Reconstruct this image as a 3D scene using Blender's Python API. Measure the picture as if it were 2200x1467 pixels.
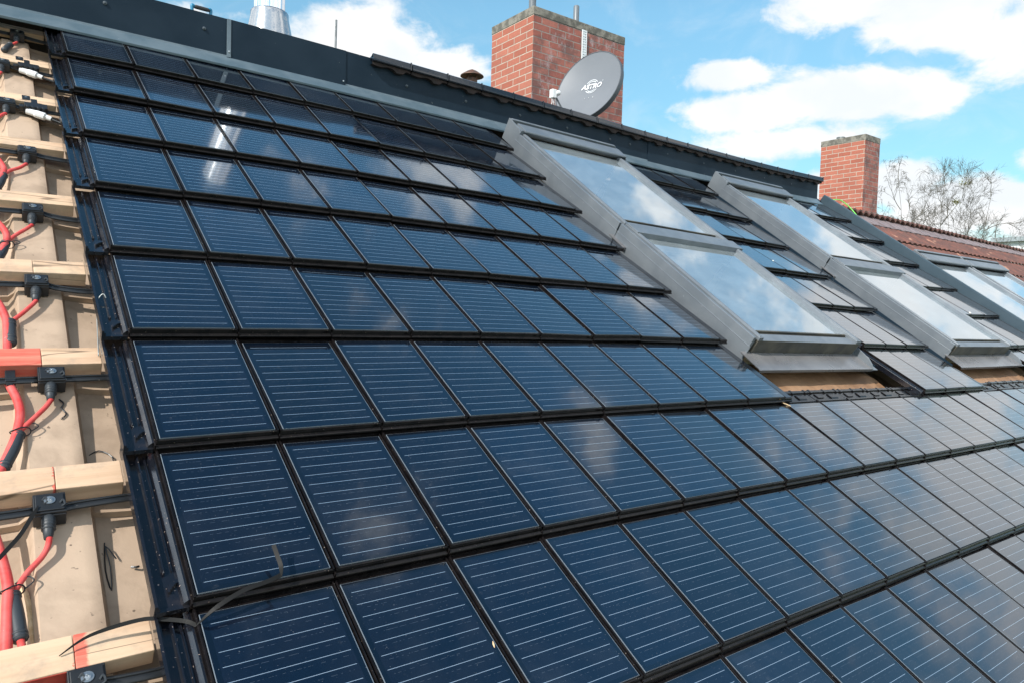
import bpy, bmesh, math, random
from mathutils import Vector, Matrix, noise as mnoise
random.seed(7)
S = bpy.context.scene
for o in list(bpy.data.objects): bpy.data.objects.remove(o)
COL = S.collection
D2R = math.radians
TH = D2R(33.3); ST, CT = math.sin(TH), math.cos(TH)
UN = 0.35                      # metres per tile course
CW = 0.65452 * UN              # metres per tile column

# ------------------------------------------------------------------ camera
cam = bpy.data.cameras.new('camera'); co = bpy.data.objects.new('camera', cam); COL.objects.link(co)
cam.sensor_width = 36; cam.lens = 1527.14/2200*36; cam.clip_start = 0.02; cam.clip_end = 3000
co.matrix_world = Matrix(((0.80176767, 0.00502213, -0.59761474, -0.261281),
                          (-0.59699621, 0.05298244, -0.80049259, -1.42641899),
                          (0.02764291, 0.99858282, 0.0454778, 0.25535146),
                          (0, 0, 0, 1)))
S.camera = co
S.render.resolution_x = 1024; S.render.resolution_y = 682
S.view_settings.view_transform = 'Standard'; S.view_settings.look = 'None'
S.view_settings.exposure = 1.4; S.view_settings.gamma = 1.0

# ------------------------------------------------------------------ node helpers
def nt_of(x):
    x.use_nodes = True; x.node_tree.nodes.clear(); return x.node_tree
class NT:
    def __init__(s, t): s.t = t
    def n(s, typ, **kw):
        nd = s.t.nodes.new(typ)
        for k, v in kw.items(): setattr(nd, k, v)
        return nd
    def put(s, sock, val):
        if isinstance(val, bpy.types.NodeSocket): s.t.links.new(val, sock)
        elif val is not None:
            if hasattr(sock.default_value, '__len__') and not hasattr(val, '__len__'): val = [val]*len(sock.default_value)
            if hasattr(val, '__len__') and len(sock.default_value) == 4 and len(val) == 3: val = (*val, 1)
            sock.default_value = val
    def math(s, op, a, b=None, c=None, clamp=False):
        nd = s.n('ShaderNodeMath', operation=op, use_clamp=clamp)
        s.put(nd.inputs[0], a); s.put(nd.inputs[1], b)
        if c is not None: s.put(nd.inputs[2], c)
        return nd.outputs[0]
    def mix(s, f, a, b, mode='MIX'):
        nd = s.n('ShaderNodeMix', data_type='RGBA', blend_type=mode)
        s.put(nd.inputs[0], f); s.put(nd.inputs[6], a); s.put(nd.inputs[7], b); return nd.outputs[2]
    def ramp(s, v, lo, hi, a=0.0, b=1.0, smooth=False):
        nd = s.n('ShaderNodeMapRange', clamp=True)
        if smooth: nd.interpolation_type = 'SMOOTHSTEP'
        s.put(nd.inputs[0], v); s.put(nd.inputs[1], lo); s.put(nd.inputs[2], hi); s.put(nd.inputs[3], a); s.put(nd.inputs[4], b)
        return nd.outputs[0]
    def noise(s, vec, scale, detail=3, rough=0.5, dist=0.0, mp=None, out=0):
        if mp:
            m = s.n('ShaderNodeMapping'); s.put(m.inputs[0], vec); m.inputs['Scale'].default_value = mp; vec = m.outputs[0]
        nd = s.n('ShaderNodeTexNoise'); s.put(nd.inputs['Vector'], vec); nd.inputs['Scale'].default_value = scale
        nd.inputs['Detail'].default_value = detail; nd.inputs['Roughness'].default_value = rough; nd.inputs['Distortion'].default_value = dist
        return nd.outputs[out]
    def sep(s, v):
        nd = s.n('ShaderNodeSeparateXYZ'); s.put(nd.inputs[0], v); return nd.outputs

# ------------------------------------------------------------------ world: Nishita sky with clouds laid out by compass direction
SUN_DIR = Vector((-0.92, -0.34, 0.83)).normalized()
SUN_EL = math.asin(SUN_DIR.z); SUN_AZ = math.atan2(SUN_DIR.x, SUN_DIR.y)
SKY_STRENGTH = 0.075
wd = bpy.data.worlds.new('World'); S.world = wd
T = NT(nt_of(wd))
sky = T.n('ShaderNodeTexSky', sky_type='NISHITA', sun_disc=False, sun_elevation=SUN_EL, sun_rotation=SUN_AZ, altitude=200, air_density=1.0, dust_density=0.25, ozone_density=1.0)
tc = T.n('ShaderNodeTexCoord'); dirv = tc.outputs['Generated']
x, y, z = T.sep(dirv)
el = T.math('MULTIPLY', T.math('ARCSINE', z), 57.29578)
az = T.math('MULTIPLY', T.math('ARCTAN2', x, y), 57.29578)
comb = T.n('ShaderNodeCombineXYZ'); T.put(comb.inputs[0], T.math('MULTIPLY', az, 0.1)); T.put(comb.inputs[1], T.math('MULTIPLY', el, 0.16)); T.put(comb.inputs[2], T.math('MULTIPLY', y, 0.2))
cv = comb.outputs[0]
blobs = [ # az, el, r_az, r_el, weight
 (24.5,19.3,7.0,3.6,1.3),(30.5,17.8,4.4,2.3,1.1),(20,17.6,4.5,2.4,1),(27,16.5,8,2.5,1),(13,19.8,4.5,1.8,.45),(8,22,4,2,.3),
 (52.9,17.5,4.4,1.4,1.2),(54.5,15.1,6.4,1.8,1.3),(60.8,15.8,7.6,2.3,1.5),(66.2,15.0,3.0,2.2,1.2),(54.5,12.6,5.4,1.3,.9),(60,12.9,6.0,1.4,.9),
 (60.8,21.6,5.5,2.2,1.2),(66.5,20.2,6.5,3.2,1.3),(71.5,17.8,4.5,3.2,1.2),(76,21,8,5.5,1.3),
 (65.0,9.3,3.6,2.0,1.5),(68.5,7.8,5.4,2.4,1.6),(76,6.5,8,3.4,1.5),(61.0,7.2,4.2,2.4,1.2),(72.8,10.3,1.6,1.0,.8),(59.4,9.8,1.3,.9,.5),
 (88,20,21,11,.62),(80,25,9,6,.40),(63,32,6,2.6,.45),(40,38.5,7,3.4,.55),(66,61,6,4.5,.45),(72,42,7,2.6,.5),(30,46,4,2,.25),(47,50,5,2,.15)]
m = None
for a_, e_, ra, re, w in blobs:
    dx = T.math('MULTIPLY', T.math('SUBTRACT', az, a_), 1/ra); dy = T.math('MULTIPLY', T.math('SUBTRACT', el, e_), 1/re)
    r = T.math('SQRT', T.math('ADD', T.math('MULTIPLY', dx, dx), T.math('MULTIPLY', dy, dy)))
    b = T.math('MULTIPLY', T.math('SUBTRACT', 1.0, r), w)
    m = b if m is None else T.math('SMOOTH_MAX', m, b, 0.25)
n1 = T.noise(cv, 2.6, 9, 0.6, 0.25)
n2 = T.noise(cv, 0.9, 6, 0.55, 0.3)
dens = T.math('ADD', m, T.math('MULTIPLY', T.math('SUBTRACT', n1, 0.5), 1.75))
alpha = T.ramp(dens, 0.0, 0.54, smooth=True)
# scattered cumulus added over the unseen rest of the sky to raise ambient light
rest = T.math('MULTIPLY', T.ramp(n2, 0.42, 0.56, smooth=True), T.math('MAXIMUM', T.ramp(az, 0, -12), T.ramp(az, 98, 112)))
rest = T.math('MULTIPLY', rest, T.ramp(el, 75, 55))
cirrus = T.math('MULTIPLY', T.ramp(T.noise(cv, 1.3, 6, 0.6, 0.8), 0.45, 0.75, smooth=True), T.ramp(el, 40, 22, 0.02, 0.20))
alpha = T.math('MAXIMUM', T.math('MAXIMUM', alpha, rest), cirrus)
shade = T.ramp(T.noise(cv, 1.7, 5, 0.5, 0.2), 0.35, 0.65, 0.0, 1.0, smooth=True)
ccol = T.mix(shade, (0.86, 0.91, 0.95), (1.0, 1.0, 1.0))
bg1 = T.n('ShaderNodeBackground'); bg2 = T.n('ShaderNodeBackground'); ms = T.n('ShaderNodeMixShader'); wo = T.n('ShaderNodeOutputWorld')
skyc = T.mix(1.0, sky.outputs[0], (0.88, 1.20, 1.08), 'MULTIPLY')
skyc = T.mix(T.ramp(el, 22, 50), skyc, T.mix(1.0, skyc, (0.82, 1.04, 1.16), 'MULTIPLY'))
skyc = T.mix(1.0, skyc, T.ramp(el, 46, 72, 1.0, .5), 'MULTIPLY')   # deeper blue overhead
skyc = T.mix(1.0, skyc, T.ramp(el, 4, 22, .55, 1.0), 'MULTIPLY')   # less glare low down than the sky model gives
T.put(bg1.inputs[0], skyc); bg1.inputs[1].default_value = SKY_STRENGTH
T.put(bg2.inputs[0], ccol); T.put(bg2.inputs[1], T.ramp(T.math('MAXIMUM', T.ramp(az, 0, -20), T.ramp(az, 105, 125)), 0, 1, 0.41, 0.72))  # added clouds out of view are made brighter as ambient fill
T.put(ms.inputs[0], alpha); T.put(ms.inputs[1], bg1.outputs[0]); T.put(ms.inputs[2], bg2.outputs[0]); T.put(wo.inputs[0], ms.outputs[0])
# ------------------------------------------------------------------ sun
sl = bpy.data.lights.new('sun', 'SUN'); sl.energy = 2.1; sl.angle = D2R(0.55); sl.color = (1.0, 0.955, 0.88)
so = bpy.data.objects.new('sun', sl); COL.objects.link(so); so.rotation_euler = SUN_DIR.to_track_quat('Z', 'Y').to_euler()

# ------------------------------------------------------------------ roof coordinates: u columns, v courses up the slope, n height above the tiles (courses)
def W(u, v, n=0.0):
    uu = max(-3.0, min(17.0, u*0.65452)); vv = max(-4.0, min(9.0, v))
    n = n - 0.00398*uu*uu + 0.00182*vv*vv + 0.00034*uu*vv + 0.00018*uu**3   # the old roof sags a little
    return Vector((u*CW, UN*(v*CT - n*ST), UN*(v*ST + n*CT)))
def WF(v0):                                        # points on an upright plane over the line v = v0 : (u, back, h)
    return lambda u, b, h: W(u, v0 + h*ST, h*CT) + Vector((0, b*UN, 0))
def FR(u, v, n=0.0):
    p = W(u, v, n); eu = (W(u+1, v, n) - W(u, v, n)).normalized(); ev = (W(u, v+1, n) - W(u, v, n))
    en = eu.cross(ev).normalized(); ev = en.cross(eu)
    M = Matrix((eu, ev, en)).transposed().to_4x4(); M.translation = p; return M

# ------------------------------------------------------------------ mesh builder
class MB:
    def __init__(s): s.v = []; s.f = []; s.m = []; s.uv = {}
    def quad(s, *p, mat=0):
        i = len(s.v); s.v += [Vector(q) for q in p]; s.f.append(tuple(range(i, i+len(p)))); s.m.append(mat)
    def box(s, a0, a1, b0, b1, c0, c1, mat=0, n=1, tp=0.0, mt=None):
        """box subdivided n times along the first axis; tp narrows the top, mt is the material of the top face"""
        i = len(s.v)
        for k in range(n+1):
            a = a0 + (a1-a0)*k/n
            for b, c in ((b0, c0), (b1, c0), (b1-tp, c1), (b0+tp, c1)): s.v.append(Vector((a, b, c)))
        for k in range(n):
            q = i + 4*k
            for j in range(4):
                s.f.append((q+j, q+4+j, q+4+(j+1) % 4, q+(j+1) % 4)); s.m.append(mt if (mt is not None and j == 2) else mat)
        s.f.append((i+3, i+2, i+1, i)[::-1]); s.m.append(mat)
        q = i+4*n; s.f.append((q+3, q+2, q+1, q)); s.m.append(mat)
    def prof(s, pts, a0, a1, n=1, mat=0, axis=0, closed=True, caps=True):
        """profile pts in the other two axes, pulled along one axis"""
        i = len(s.v); L = len(pts)
        for k in range(n+1):
            a = a0 + (a1-a0)*k/n
            for p in pts:
                s.v.append(Vector((a, p[0], p[1])) if axis == 0 else Vector((p[0], a, p[1])) if axis == 1 else Vector((p[0], p[1], a)))
        for k in range(n):
            q = i + L*k
            for j in range(L if closed else L-1):
                s.f.append((q+j, q+(j+1) % L, q+L+(j+1) % L, q+L+j)); s.m.append(mat)
        if caps and closed:
            s.f.append(tuple(range(i, i+L))[::-1]); s.m.append(mat); s.f.append(tuple(range(i+L*n, i+L*n+L))); s.m.append(mat)
    def tube(s, pts, r, seg=8, mat=0, flat=None, cap=True, up=None):
        pts = [Vector(p) for p in pts]; i = len(s.v); N_ = len(pts); pv = None
        for k, p in enumerate(pts):
            t = (pts[min(k+1, N_-1)] - pts[max(k-1, 0)]).normalized()
            if pv is None:
                ref = Vector(up) if up else (Vector((0, 0, 1)) if abs(t.z) < .9 else Vector((1, 0, 0)))
                pv = (ref - t*ref.dot(t)).normalized()
            else:
                pv = (pv - t*pv.dot(t)); pv = pv.normalized() if pv.length > 1e-6 else Vector((0, 0, 1))
            bx = t.cross(pv); rr = r[k] if hasattr(r, '__len__') else r
            ra, rb = (rr, rr) if flat is None else (rr*flat, rr)
            for j in range(seg):
                a = 2*math.pi*j/seg; s.v.append(p + pv*(math.sin(a)*ra) + bx*(math.cos(a)*rb))
        for k in range(N_-1):
            for j in range(seg):
                q = i+k*seg; s.f.append((q+j, q+(j+1) % seg, q+seg+(j+1) % seg, q+seg+j)); s.m.append(mat)
        if cap:
            s.f.append(tuple(range(i, i+seg))[::-1]); s.m.append(mat); s.f.append(tuple(range(i+(N_-1)*seg, i+N_*seg))); s.m.append(mat)
    def lathe(s, prof, c=(0, 0, 0), seg=24, mat=0):
        i = len(s.v); L = len(prof)
        for k in range(seg):
            a = 2*math.pi*k/seg
            for r, z in prof: s.v.append(Vector((c[0]+r*math.cos(a), c[1]+r*math.sin(a), c[2]+z)))
        for k in range(seg):
            for j in range(L-1):
                a, b = i+k*L+j, i+((k+1) % seg)*L+j
                s.f.append((a, b, b+1, a+1)); s.m.append(mat)
    def blob(s, c, r, seg=8, mat=0, jit=.25):
        pr = [(0.001, -1), (.6, -.8), (1, -.1), (.75, .6), (.001, 1)]; i = len(s.v)
        s.lathe([(p*r[0], q*r[2]) for p, q in pr], (0, 0, 0), seg, mat)
        for k in range(i, len(s.v)):
            v = s.v[k]; d = 1+random.uniform(-jit, jit); s.v[k] = Vector((c[0]+v.x*d, c[1]+v.y*d*r[1]/r[0], c[2]+v.z))
    def build(s, name, mats, parent=None, fn=None, origin=None, mw=None, smooth=False, bevel=0.0, auto=None):
        if not hasattr(mats, '__len__'): mats = [mats]
        vs = [fn(*v) for v in s.v] if fn else s.v
        if origin is None and parent is not None and mw is None: origin = parent.matrix_world.translation
        if origin is None and mw is None:
            origin = Vector((sum(v.x for v in vs)/len(vs), sum(v.y for v in vs)/len(vs), min(v.z for v in vs)))
        if mw is not None: origin = Vector((0, 0, 0))
        me = bpy.data.meshes.new(name); me.from_pydata([tuple(v-origin) for v in vs], [], s.f)
        for x_ in mats: me.materials.append(x_)
        me.polygons.foreach_set('material_index', s.m)
        bm = bmesh.new(); bm.from_mesh(me); bmesh.ops.recalc_face_normals(bm, faces=bm.faces); bm.to_mesh(me); bm.free()
        if smooth or auto:
            me.polygons.foreach_set('use_smooth', [True]*len(me.polygons))
            if auto: me.set_sharp_from_angle(angle=D2R(auto))
        o = bpy.data.objects.new(name, me); COL.objects.link(o)
        if parent is not None:
            o.parent = parent
            o.matrix_local = mw if mw is not None else Matrix.Translation(origin - parent.matrix_world.translation)
            if mw is None: o.matrix_world = Matrix.Translation(origin)
        else:
            o.matrix_world = mw if mw is not None else Matrix.Translation(origin)
        if bevel:
            b = o.modifiers.new('bevel', 'BEVEL'); b.width = bevel; b.segments = 2; b.limit_method = 'ANGLE'; b.angle_limit = D2R(40)
        return o
def tag(o, label, cat=None, group=None, kind=None):
    if label: o['label'] = label
    if cat: o['category'] = cat
    if group: o['group'] = group
    if kind: o['kind'] = kind
    return o
def thing(name, label, cat, loc=(0, 0, 0), mw=None, group=None):
    o = bpy.data.objects.new(name, None); COL.objects.link(o); o.empty_display_size = .05
    o.matrix_world = mw if mw is not None else Matrix.Translation(Vector(loc)); return tag(o, label, cat, group)
ORD = ['zeroth', 'first', 'second', 'third', 'fourth', 'fifth', 'sixth', 'seventh', 'eighth', 'ninth', 'tenth', 'eleventh', 'twelfth', 'thirteenth', 'fourteenth', 'fifteenth', 'sixteenth', 'seventeenth', 'eighteenth', 'nineteenth', 'twentieth', 'twenty-first', 'twenty-second', 'twenty-third', 'twenty-fourth', 'twenty-fifth']

# ------------------------------------------------------------------ materials
def pbr(name, col, rough=.5, metal=0.0, spec=.5, col2=None, nscale=20, ndetail=4, mp=None, bump=0.0, bscale=None, lo=.35, hi=.65, speck=None, rvar=0.0, coat=0.0, bdist=.002):
    mt = bpy.data.materials.new(name); t = NT(nt_of(mt)); bs = t.n('ShaderNodeBsdfPrincipled'); ou = t.n('ShaderNodeOutputMaterial'); t.put(ou.inputs[0], bs.outputs[0])
    tcx = t.n('ShaderNodeTexCoord').outputs['Object']
    c = (*col, 1)
    if col2:
        f = t.ramp(t.noise(tcx, nscale, ndetail, .6, .3, mp), lo, hi, smooth=True); c = t.mix(f, col, col2)
    if speck:
        sc, thr, scol = speck
        f = t.ramp(t.noise(tcx, sc, 2, .5), thr, thr+.05); c = t.mix(f, c, scol)
    t.put(bs.inputs['Base Color'], c)
    r = rough
    if rvar: r = t.ramp(t.noise(tcx, nscale*1.7, 4, .6), .3, .7, max(.02, rough-rvar), rough+rvar)
    t.put(bs.inputs['Roughness'], r); bs.inputs['Metallic'].default_value = metal; bs.inputs['Specular IOR Level'].default_value = spec
    bs.inputs['Coat Weight'].default_value = coat
    if bump:
        bp = t.n('ShaderNodeBump'); bp.inputs['Strength'].default_value = bump; bp.inputs['Distance'].default_value = bdist
        t.put(bp.inputs['Height'], t.noise(tcx, bscale or nscale*3, 5, .6)); t.put(bs.inputs['Normal'], bp.outputs[0])
    return mt

def mat_solar():
    mt = bpy.data.materials.new('solar_glass'); t = NT(nt_of(mt)); bs = t.n('ShaderNodeBsdfPrincipled'); ou = t.n('ShaderNodeOutputMaterial'); t.put(ou.inputs[0], bs.outputs[0])
    tcx = t.n('ShaderNodeTexCoord').outputs['Object']; x, y, z = t.sep(tcx); rnd = t.n('ShaderNodeObjectInfo').outputs['Random']
    def band(v, a, b): return t.math('MULTIPLY', t.math('GREATER_THAN', v, a), t.math('LESS_THAN', v, b))
    cell = t.math('MULTIPLY', band(x, .010, .203), band(y, .010, .322))
    pitch = .0262
    fr = t.math('ABSOLUTE', t.math('SUBTRACT', t.math('FRACT', t.math('ADD', t.math('MULTIPLY', t.math('SUBTRACT', y, .0205), 1/pitch), .5)), .5))
    line = t.math('MULTIPLY', t.math('LESS_THAN', t.math('MULTIPLY', fr, pitch), .00045), t.math('MULTIPLY', band(x, .0130, .2000), band(y, .012, .318)))
    # faint rows of connector dashes between the bus bars
    fr2 = t.math('ABSOLUTE', t.math('SUBTRACT', t.math('FRACT', t.math('MULTIPLY', t.math('SUBTRACT', y, .0205), 1/pitch)), .66))
    dash = t.math('MULTIPLY', t.math('LESS_THAN', t.math('MULTIPLY', fr2, pitch), .0004), t.math('GREATER_THAN', t.noise(tcx, 160, 2, .5, mp=(1, .1, 1)), .52))
    dash = t.math('MULTIPLY', dash, t.math('MULTIPLY', band(x, .02, .194), band(y, .012, .318)))
    grain = t.ramp(t.noise(tcx, 700, 2, .7), .3, .75)
    cellcol = t.mix(grain, (.0012, .0038, .0100), (.0032, .0090, .0215))
    cellcol = t.mix(1.0, cellcol, t.math('ADD', .55, t.math('MULTIPLY', rnd, .9)), 'MULTIPLY')
    big = t.ramp(t.noise(tcx, 9, 2, .5), .35, .65)
    cellcol = t.mix(t.math('MULTIPLY', big, .35), cellcol, (.010, .012, .020))
    c = t.mix(cell, (.002, .005, .011), cellcol)
    c = t.mix(t.math('MULTIPLY', dash, .25), c, (.12, .15, .19))
    c = t.mix(line, c, (.21, .28, .36))
    rim = t.math('MAXIMUM', t.math('MAXIMUM', t.math('LESS_THAN', x, .0012), t.math('GREATER_THAN', x, .2118)), t.math('MAXIMUM', t.math('LESS_THAN', y, .0010), t.math('GREATER_THAN', y, .3298)))
    c = t.mix(t.math('MULTIPLY', rim, .8), c, (.17, .20, .23))
    ofs = t.n('ShaderNodeCombineXYZ'); t.put(ofs.inputs[2], t.math('MULTIPLY', rnd, 37.0))
    va = t.n('ShaderNodeVectorMath', operation='ADD'); t.put(va.inputs[0], tcx); t.put(va.inputs[1], ofs.outputs[0]); vr = va.outputs[0]
    dust = t.ramp(t.noise(vr, 60, 6, .75), .60, .80)
    dust2 = t.ramp(t.noise(vr, 14, 3, .5), .45, .7)
    spk = t.math('GREATER_THAN', t.noise(vr, 330, 1, .5), .775)
    c = t.mix(t.math('ADD', t.math('MULTIPLY', t.math('ADD', t.math('MULTIPLY', dust, dust2), t.math('MULTIPLY', t.ramp(t.noise(vr, 4, 5, .65, .5), .5, .75), t.math('MULTIPLY', rnd, .35))), .16), t.math('MULTIPLY', spk, .35), clamp=True), c, (.27, .28, .29))
    t.put(bs.inputs['Base Color'], c)
    ro = t.math('ADD', t.ramp(t.noise(vr, 26, 5, .7), .3, .75, .05, .14), t.math('MULTIPLY', rnd, .02))
    t.put(bs.inputs['Roughness'], ro)
    bs.inputs['IOR'].default_value = 1.52; bs.inputs['Specular IOR Level'].default_value = .75; bs.inputs['Specular Tint'].default_value = (.70, .86, 1.0, 1); bs.inputs['Coat Weight'].default_value = .75; bs.inputs['Coat Tint'].default_value = (1, 1, 1, 1); bs.inputs['Coat IOR'].default_value = 1.5; bs.inputs['Coat Roughness'].default_value = .03
    bp = t.n('ShaderNodeBump'); bp.inputs['Strength'].default_value = .05; bp.inputs['Distance'].default_value = .0006
    t.put(bp.inputs['Height'], t.noise(vr, 150, 3, .6)); 
    bp2 = t.n('ShaderNodeBump'); bp2.inputs['Strength'].default_value = .06; bp2.inputs['Distance'].default_value = .0012
    t.put(bp2.inputs['Height'], t.noise(vr, 7, 2, .5)); t.put(bp2.inputs['Normal'], bp.outputs[0])
    t.put(bs.inputs['Normal'], bp2.outputs[0])
    return mt
def mat_pane():
    mt = bpy.data.materials.new('window_glass'); t = NT(nt_of(mt)); ou = t.n('ShaderNodeOutputMaterial')
    g = t.n('ShaderNodeBsdfGlossy'); g.inputs['Roughness'].default_value = .025; g.inputs[0].default_value = (.93, .97, 1, 1)
    tr = t.n('ShaderNodeBsdfTransparent'); tr.inputs[0].default_value = (.86, .93, .93, 1)
    df = t.n('ShaderNodeBsdfDiffuse'); df.inputs[0].default_value = (.62, .70, .74, 1)
    tcx = t.n('ShaderNodeTexCoord').outputs['Object']
    fz = t.n('ShaderNodeFresnel'); fz.inputs[0].default_value = 2.1
    m1 = t.n('ShaderNodeMixShader'); t.put(m1.inputs[0], t.ramp(t.noise(tcx, 6, 6, .7), .4, .8, .28, .48)); t.put(m1.inputs[1], tr.outputs[0]); t.put(m1.inputs[2], df.outputs[0])
    m2 = t.n('ShaderNodeMixShader'); t.put(m2.inputs[0], t.math('MULTIPLY', fz.outputs[0], 1.6, clamp=True)); t.put(m2.inputs[1], m1.outputs[0]); t.put(m2.inputs[2], g.outputs[0])
    bp = t.n('ShaderNodeBump'); bp.inputs['Strength'].default_value = .12; bp.inputs['Distance'].default_value = .004
    t.put(bp.inputs['Height'], t.noise(tcx, 2.2, 2, .5)); t.put(g.inputs['Normal'], bp.outputs[0])
    t.put(ou.inputs[0], m2.outputs[0]); return mt
def mat_wood(name, paint=None):
    """softwood; grain along x.  paint = (x0, x1, colour) paints a stretch of the lath"""
    mt = bpy.data.materials.new(name); t = NT(nt_of(mt)); bs = t.n('ShaderNodeBsdfPrincipled'); ou = t.n('ShaderNodeOutputMaterial'); t.put(ou.inputs[0], bs.outputs[0])
    tcx = t.n('ShaderNodeTexCoord').outputs['Object']; rnd = t.n('ShaderNodeObjectInfo').outputs['Random']
    ofs = t.n('ShaderNodeCombineXYZ'); t.put(ofs.inputs[1], t.math('MULTIPLY', rnd, 9.0)); t.put(ofs.inputs[0], t.math('MULTIPLY', rnd, 5.0))
    va = t.n('ShaderNodeVectorMath', operation='ADD'); t.put(va.inputs[0], tcx); t.put(va.inputs[1], ofs.outputs[0]); vr = va.outputs[0]
    g1 = t.noise(vr, 60, 6, .65, .6, mp=(.06, 1, 1)); g2 = t.noise(vr, 9, 4, .6, 1.0, mp=(.2, 1, 1)); g3 = t.noise(vr, 18, 5, .7)
    c = t.mix(t.ramp(g1, .3, .7), (.60, .42, .29), (.46, .295, .185)); c = t.mix(t.math('MULTIPLY', t.ramp(g2, .4, .7), .6), c, (.66, .50, .34))
    c = t.mix(t.math('MULTIPLY', t.ramp(g3, .5, .75), .6), c, (.25, .21, .17))
    vo = t.n('ShaderNodeTexVoronoi'); vo.inputs['Scale'].default_value = 6.5; mpn = t.n('ShaderNodeMapping'); t.put(mpn.inputs[0], vr); mpn.inputs['Scale'].default_value = (.8, 2.4, 2.4); t.put(vo.inputs[0], mpn.outputs[0])
    c = t.mix(t.ramp(vo.outputs[0], .10, .05), c, (.10, .055, .03))
    crack = t.ramp(t.math('ABSOLUTE', t.math('SUBTRACT', t.noise(vr, 12, 2, .4, mp=(.08, 1, 1)), .5)), .006, .001)
    c = t.mix(t.math('MULTIPLY', crack, .8), c, (.09, .06, .035))
    if paint:
        x = t.sep(tcx)[0]; x0, x1, pc = paint
        e = t.math('ADD', x, t.math('MULTIPLY', t.math('SUBTRACT', t.noise(tcx, 90, 3, .6), .5), .02))
        f = t.math('MULTIPLY', t.ramp(e, x1+.003, x1-.003), t.math('GREATER_THAN', e, x0)); c = t.mix(t.math('MULTIPLY', f, t.ramp(g1, .25, .6, .45, .95)), c, pc)
    t.put(bs.inputs['Base Color'], c); bs.inputs['Roughness'].default_value = .75
    bp = t.n('ShaderNodeBump'); bp.inputs['Strength'].default_value = .5; bp.inputs['Distance'].default_value = .0012; t.put(bp.inputs['Height'], g1); t.put(bs.inputs['Normal'], bp.outputs[0])
    return mt
def mat_brick(name, weather):
    mt = bpy.data.materials.new(name); t = NT(nt_of(mt)); bs = t.n('ShaderNodeBsdfPrincipled'); ou = t.n('ShaderNodeOutputMaterial'); t.put(ou.inputs[0], bs.outputs[0])
    uv = t.n('ShaderNodeTexCoord').outputs['UV']; ob = t.n('ShaderNodeTexCoord').outputs['Object']
    br = t.n('ShaderNodeTexBrick'); t.put(br.inputs['Vector'], uv); br.offset = .5; br.squash = 1
    for k, v in (('Scale', 1), ('Mortar Size', .0068), ('Mortar Smooth', .25), ('Bias', -.1), ('Brick Width', .252), ('Row Height', .0833)): br.inputs[k].default_value = v
    if weather:
        br.inputs['Color1'].default_value = (.30, .085, .062, 1); br.inputs['Color2'].default_value = (.43, .15, .11, 1); br.inputs['Mortar'].default_value = (.33, .28, .25, 1)
    else:
        br.inputs['Color1'].default_value = (.34, .10, .064, 1); br.inputs['Color2'].default_value = (.44, .155, .105, 1); br.inputs['Mortar'].default_value = (.50, .44, .37, 1)
    c = t.mix(t.ramp(t.noise(ob, 30, 5, .7), .35, .7, 0, .4), br.outputs[0], (.26, .09, .06) if not weather else (.14, .09, .085))
    c = t.mix(t.math('MULTIPLY', t.ramp(t.noise(ob, 2.3, 5, .6), .46, .62, smooth=True), .62 if weather else .10), c, (.085, .06, .06))
    if weather:
        w1 = t.math('MULTIPLY', t.ramp(t.noise(ob, 11, 6, .75, .3, mp=(1, 1, .6)), .53, .66), t.ramp(t.noise(ob, 1.6, 3, .5), .42, .55)); c = t.mix(t.math('MULTIPLY', w1, .6), c, (.42, .36, .37))
    t.put(bs.inputs['Base Color'], c); bs.inputs['Roughness'].default_value = .88
    bp = t.n('ShaderNodeBump'); bp.inputs['Strength'].default_value = .9; bp.inputs['Distance'].default_value = .008
    h = t.math('ADD', t.math('MULTIPLY', br.outputs['Fac'], -1.0), t.math('MULTIPLY', t.noise(ob, 60, 4, .6), .35)); t.put(bp.inputs['Height'], h); t.put(bs.inputs['Normal'], bp.outputs[0])
    return mt

M_glass = mat_solar(); M_pane = mat_pane()
M_black = pbr('engobed_black', (.005, .0045, .005), .18, spec=.22, col2=(.011, .009, .009), nscale=30, speck=(260, .735, (.32, .25, .2)), rvar=.07, bump=.12, bscale=220, bdist=.0008)
M_chan = pbr('engobed_channel', (.007, .008, .012), .15, spec=.95, col2=(.022, .018, .020), nscale=22, lo=.5, hi=.8, speck=(190, .70, (.34, .26, .22)), rvar=.08, bump=.12, bscale=120, bdist=.001)
M_side = pbr('side_flange_black', (.006, .008, .013), .10, spec=.7, speck=(240, .74, (.4, .36, .32)), bump=.08, bscale=60)
M_deck = pbr('tan_roof_sheet', (.45, .335, .245), .62, spec=.4, col2=(.34, .25, .18), nscale=7, ndetail=10, lo=.40, hi=.60, speck=(75, .705, (.15, .11, .08)), rvar=.16, bump=.3, bscale=40, bdist=.003)
M_fasc = pbr('anthracite_sheet', (.009, .020, .033), .5, spec=.12, col2=(.014, .027, .042), nscale=3, ndetail=7, speck=(55, .745, (.16, .17, .17)), rvar=.08, bump=.05, bscale=6, bdist=.01)
M_flange = pbr('anthracite_flange_sunlit', (.075, .115, .145), .38, spec=.7, col2=(.11, .15, .18), nscale=8, ndetail=7, rvar=.06, speck=(120, .72, (.26, .28, .29)))  # same paint as the upstand, base colour lightened for the sun on it
M_alu = pbr('grey_aluminium', (.135, .155, .178), .38, metal=.2, spec=.5, col2=(.17, .19, .212), nscale=6, rvar=.06, speck=(90, .76, (.5, .5, .5)))
M_aludark = pbr('grey_aluminium_shaded_stained', (.05, .05, .047), .5, metal=.1, col2=(.10, .09, .07), nscale=9, ndetail=7, lo=.4, hi=.62, speck=(60, .68, (.10, .08, .045)), rvar=.1)  # frame grey darkened to paint in the sill's unlit front, plus random stains
M_seal = pbr('black_rubber_seal', (.012, .012, .012), .55, col2=(.035, .03, .022), nscale=30)
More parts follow.
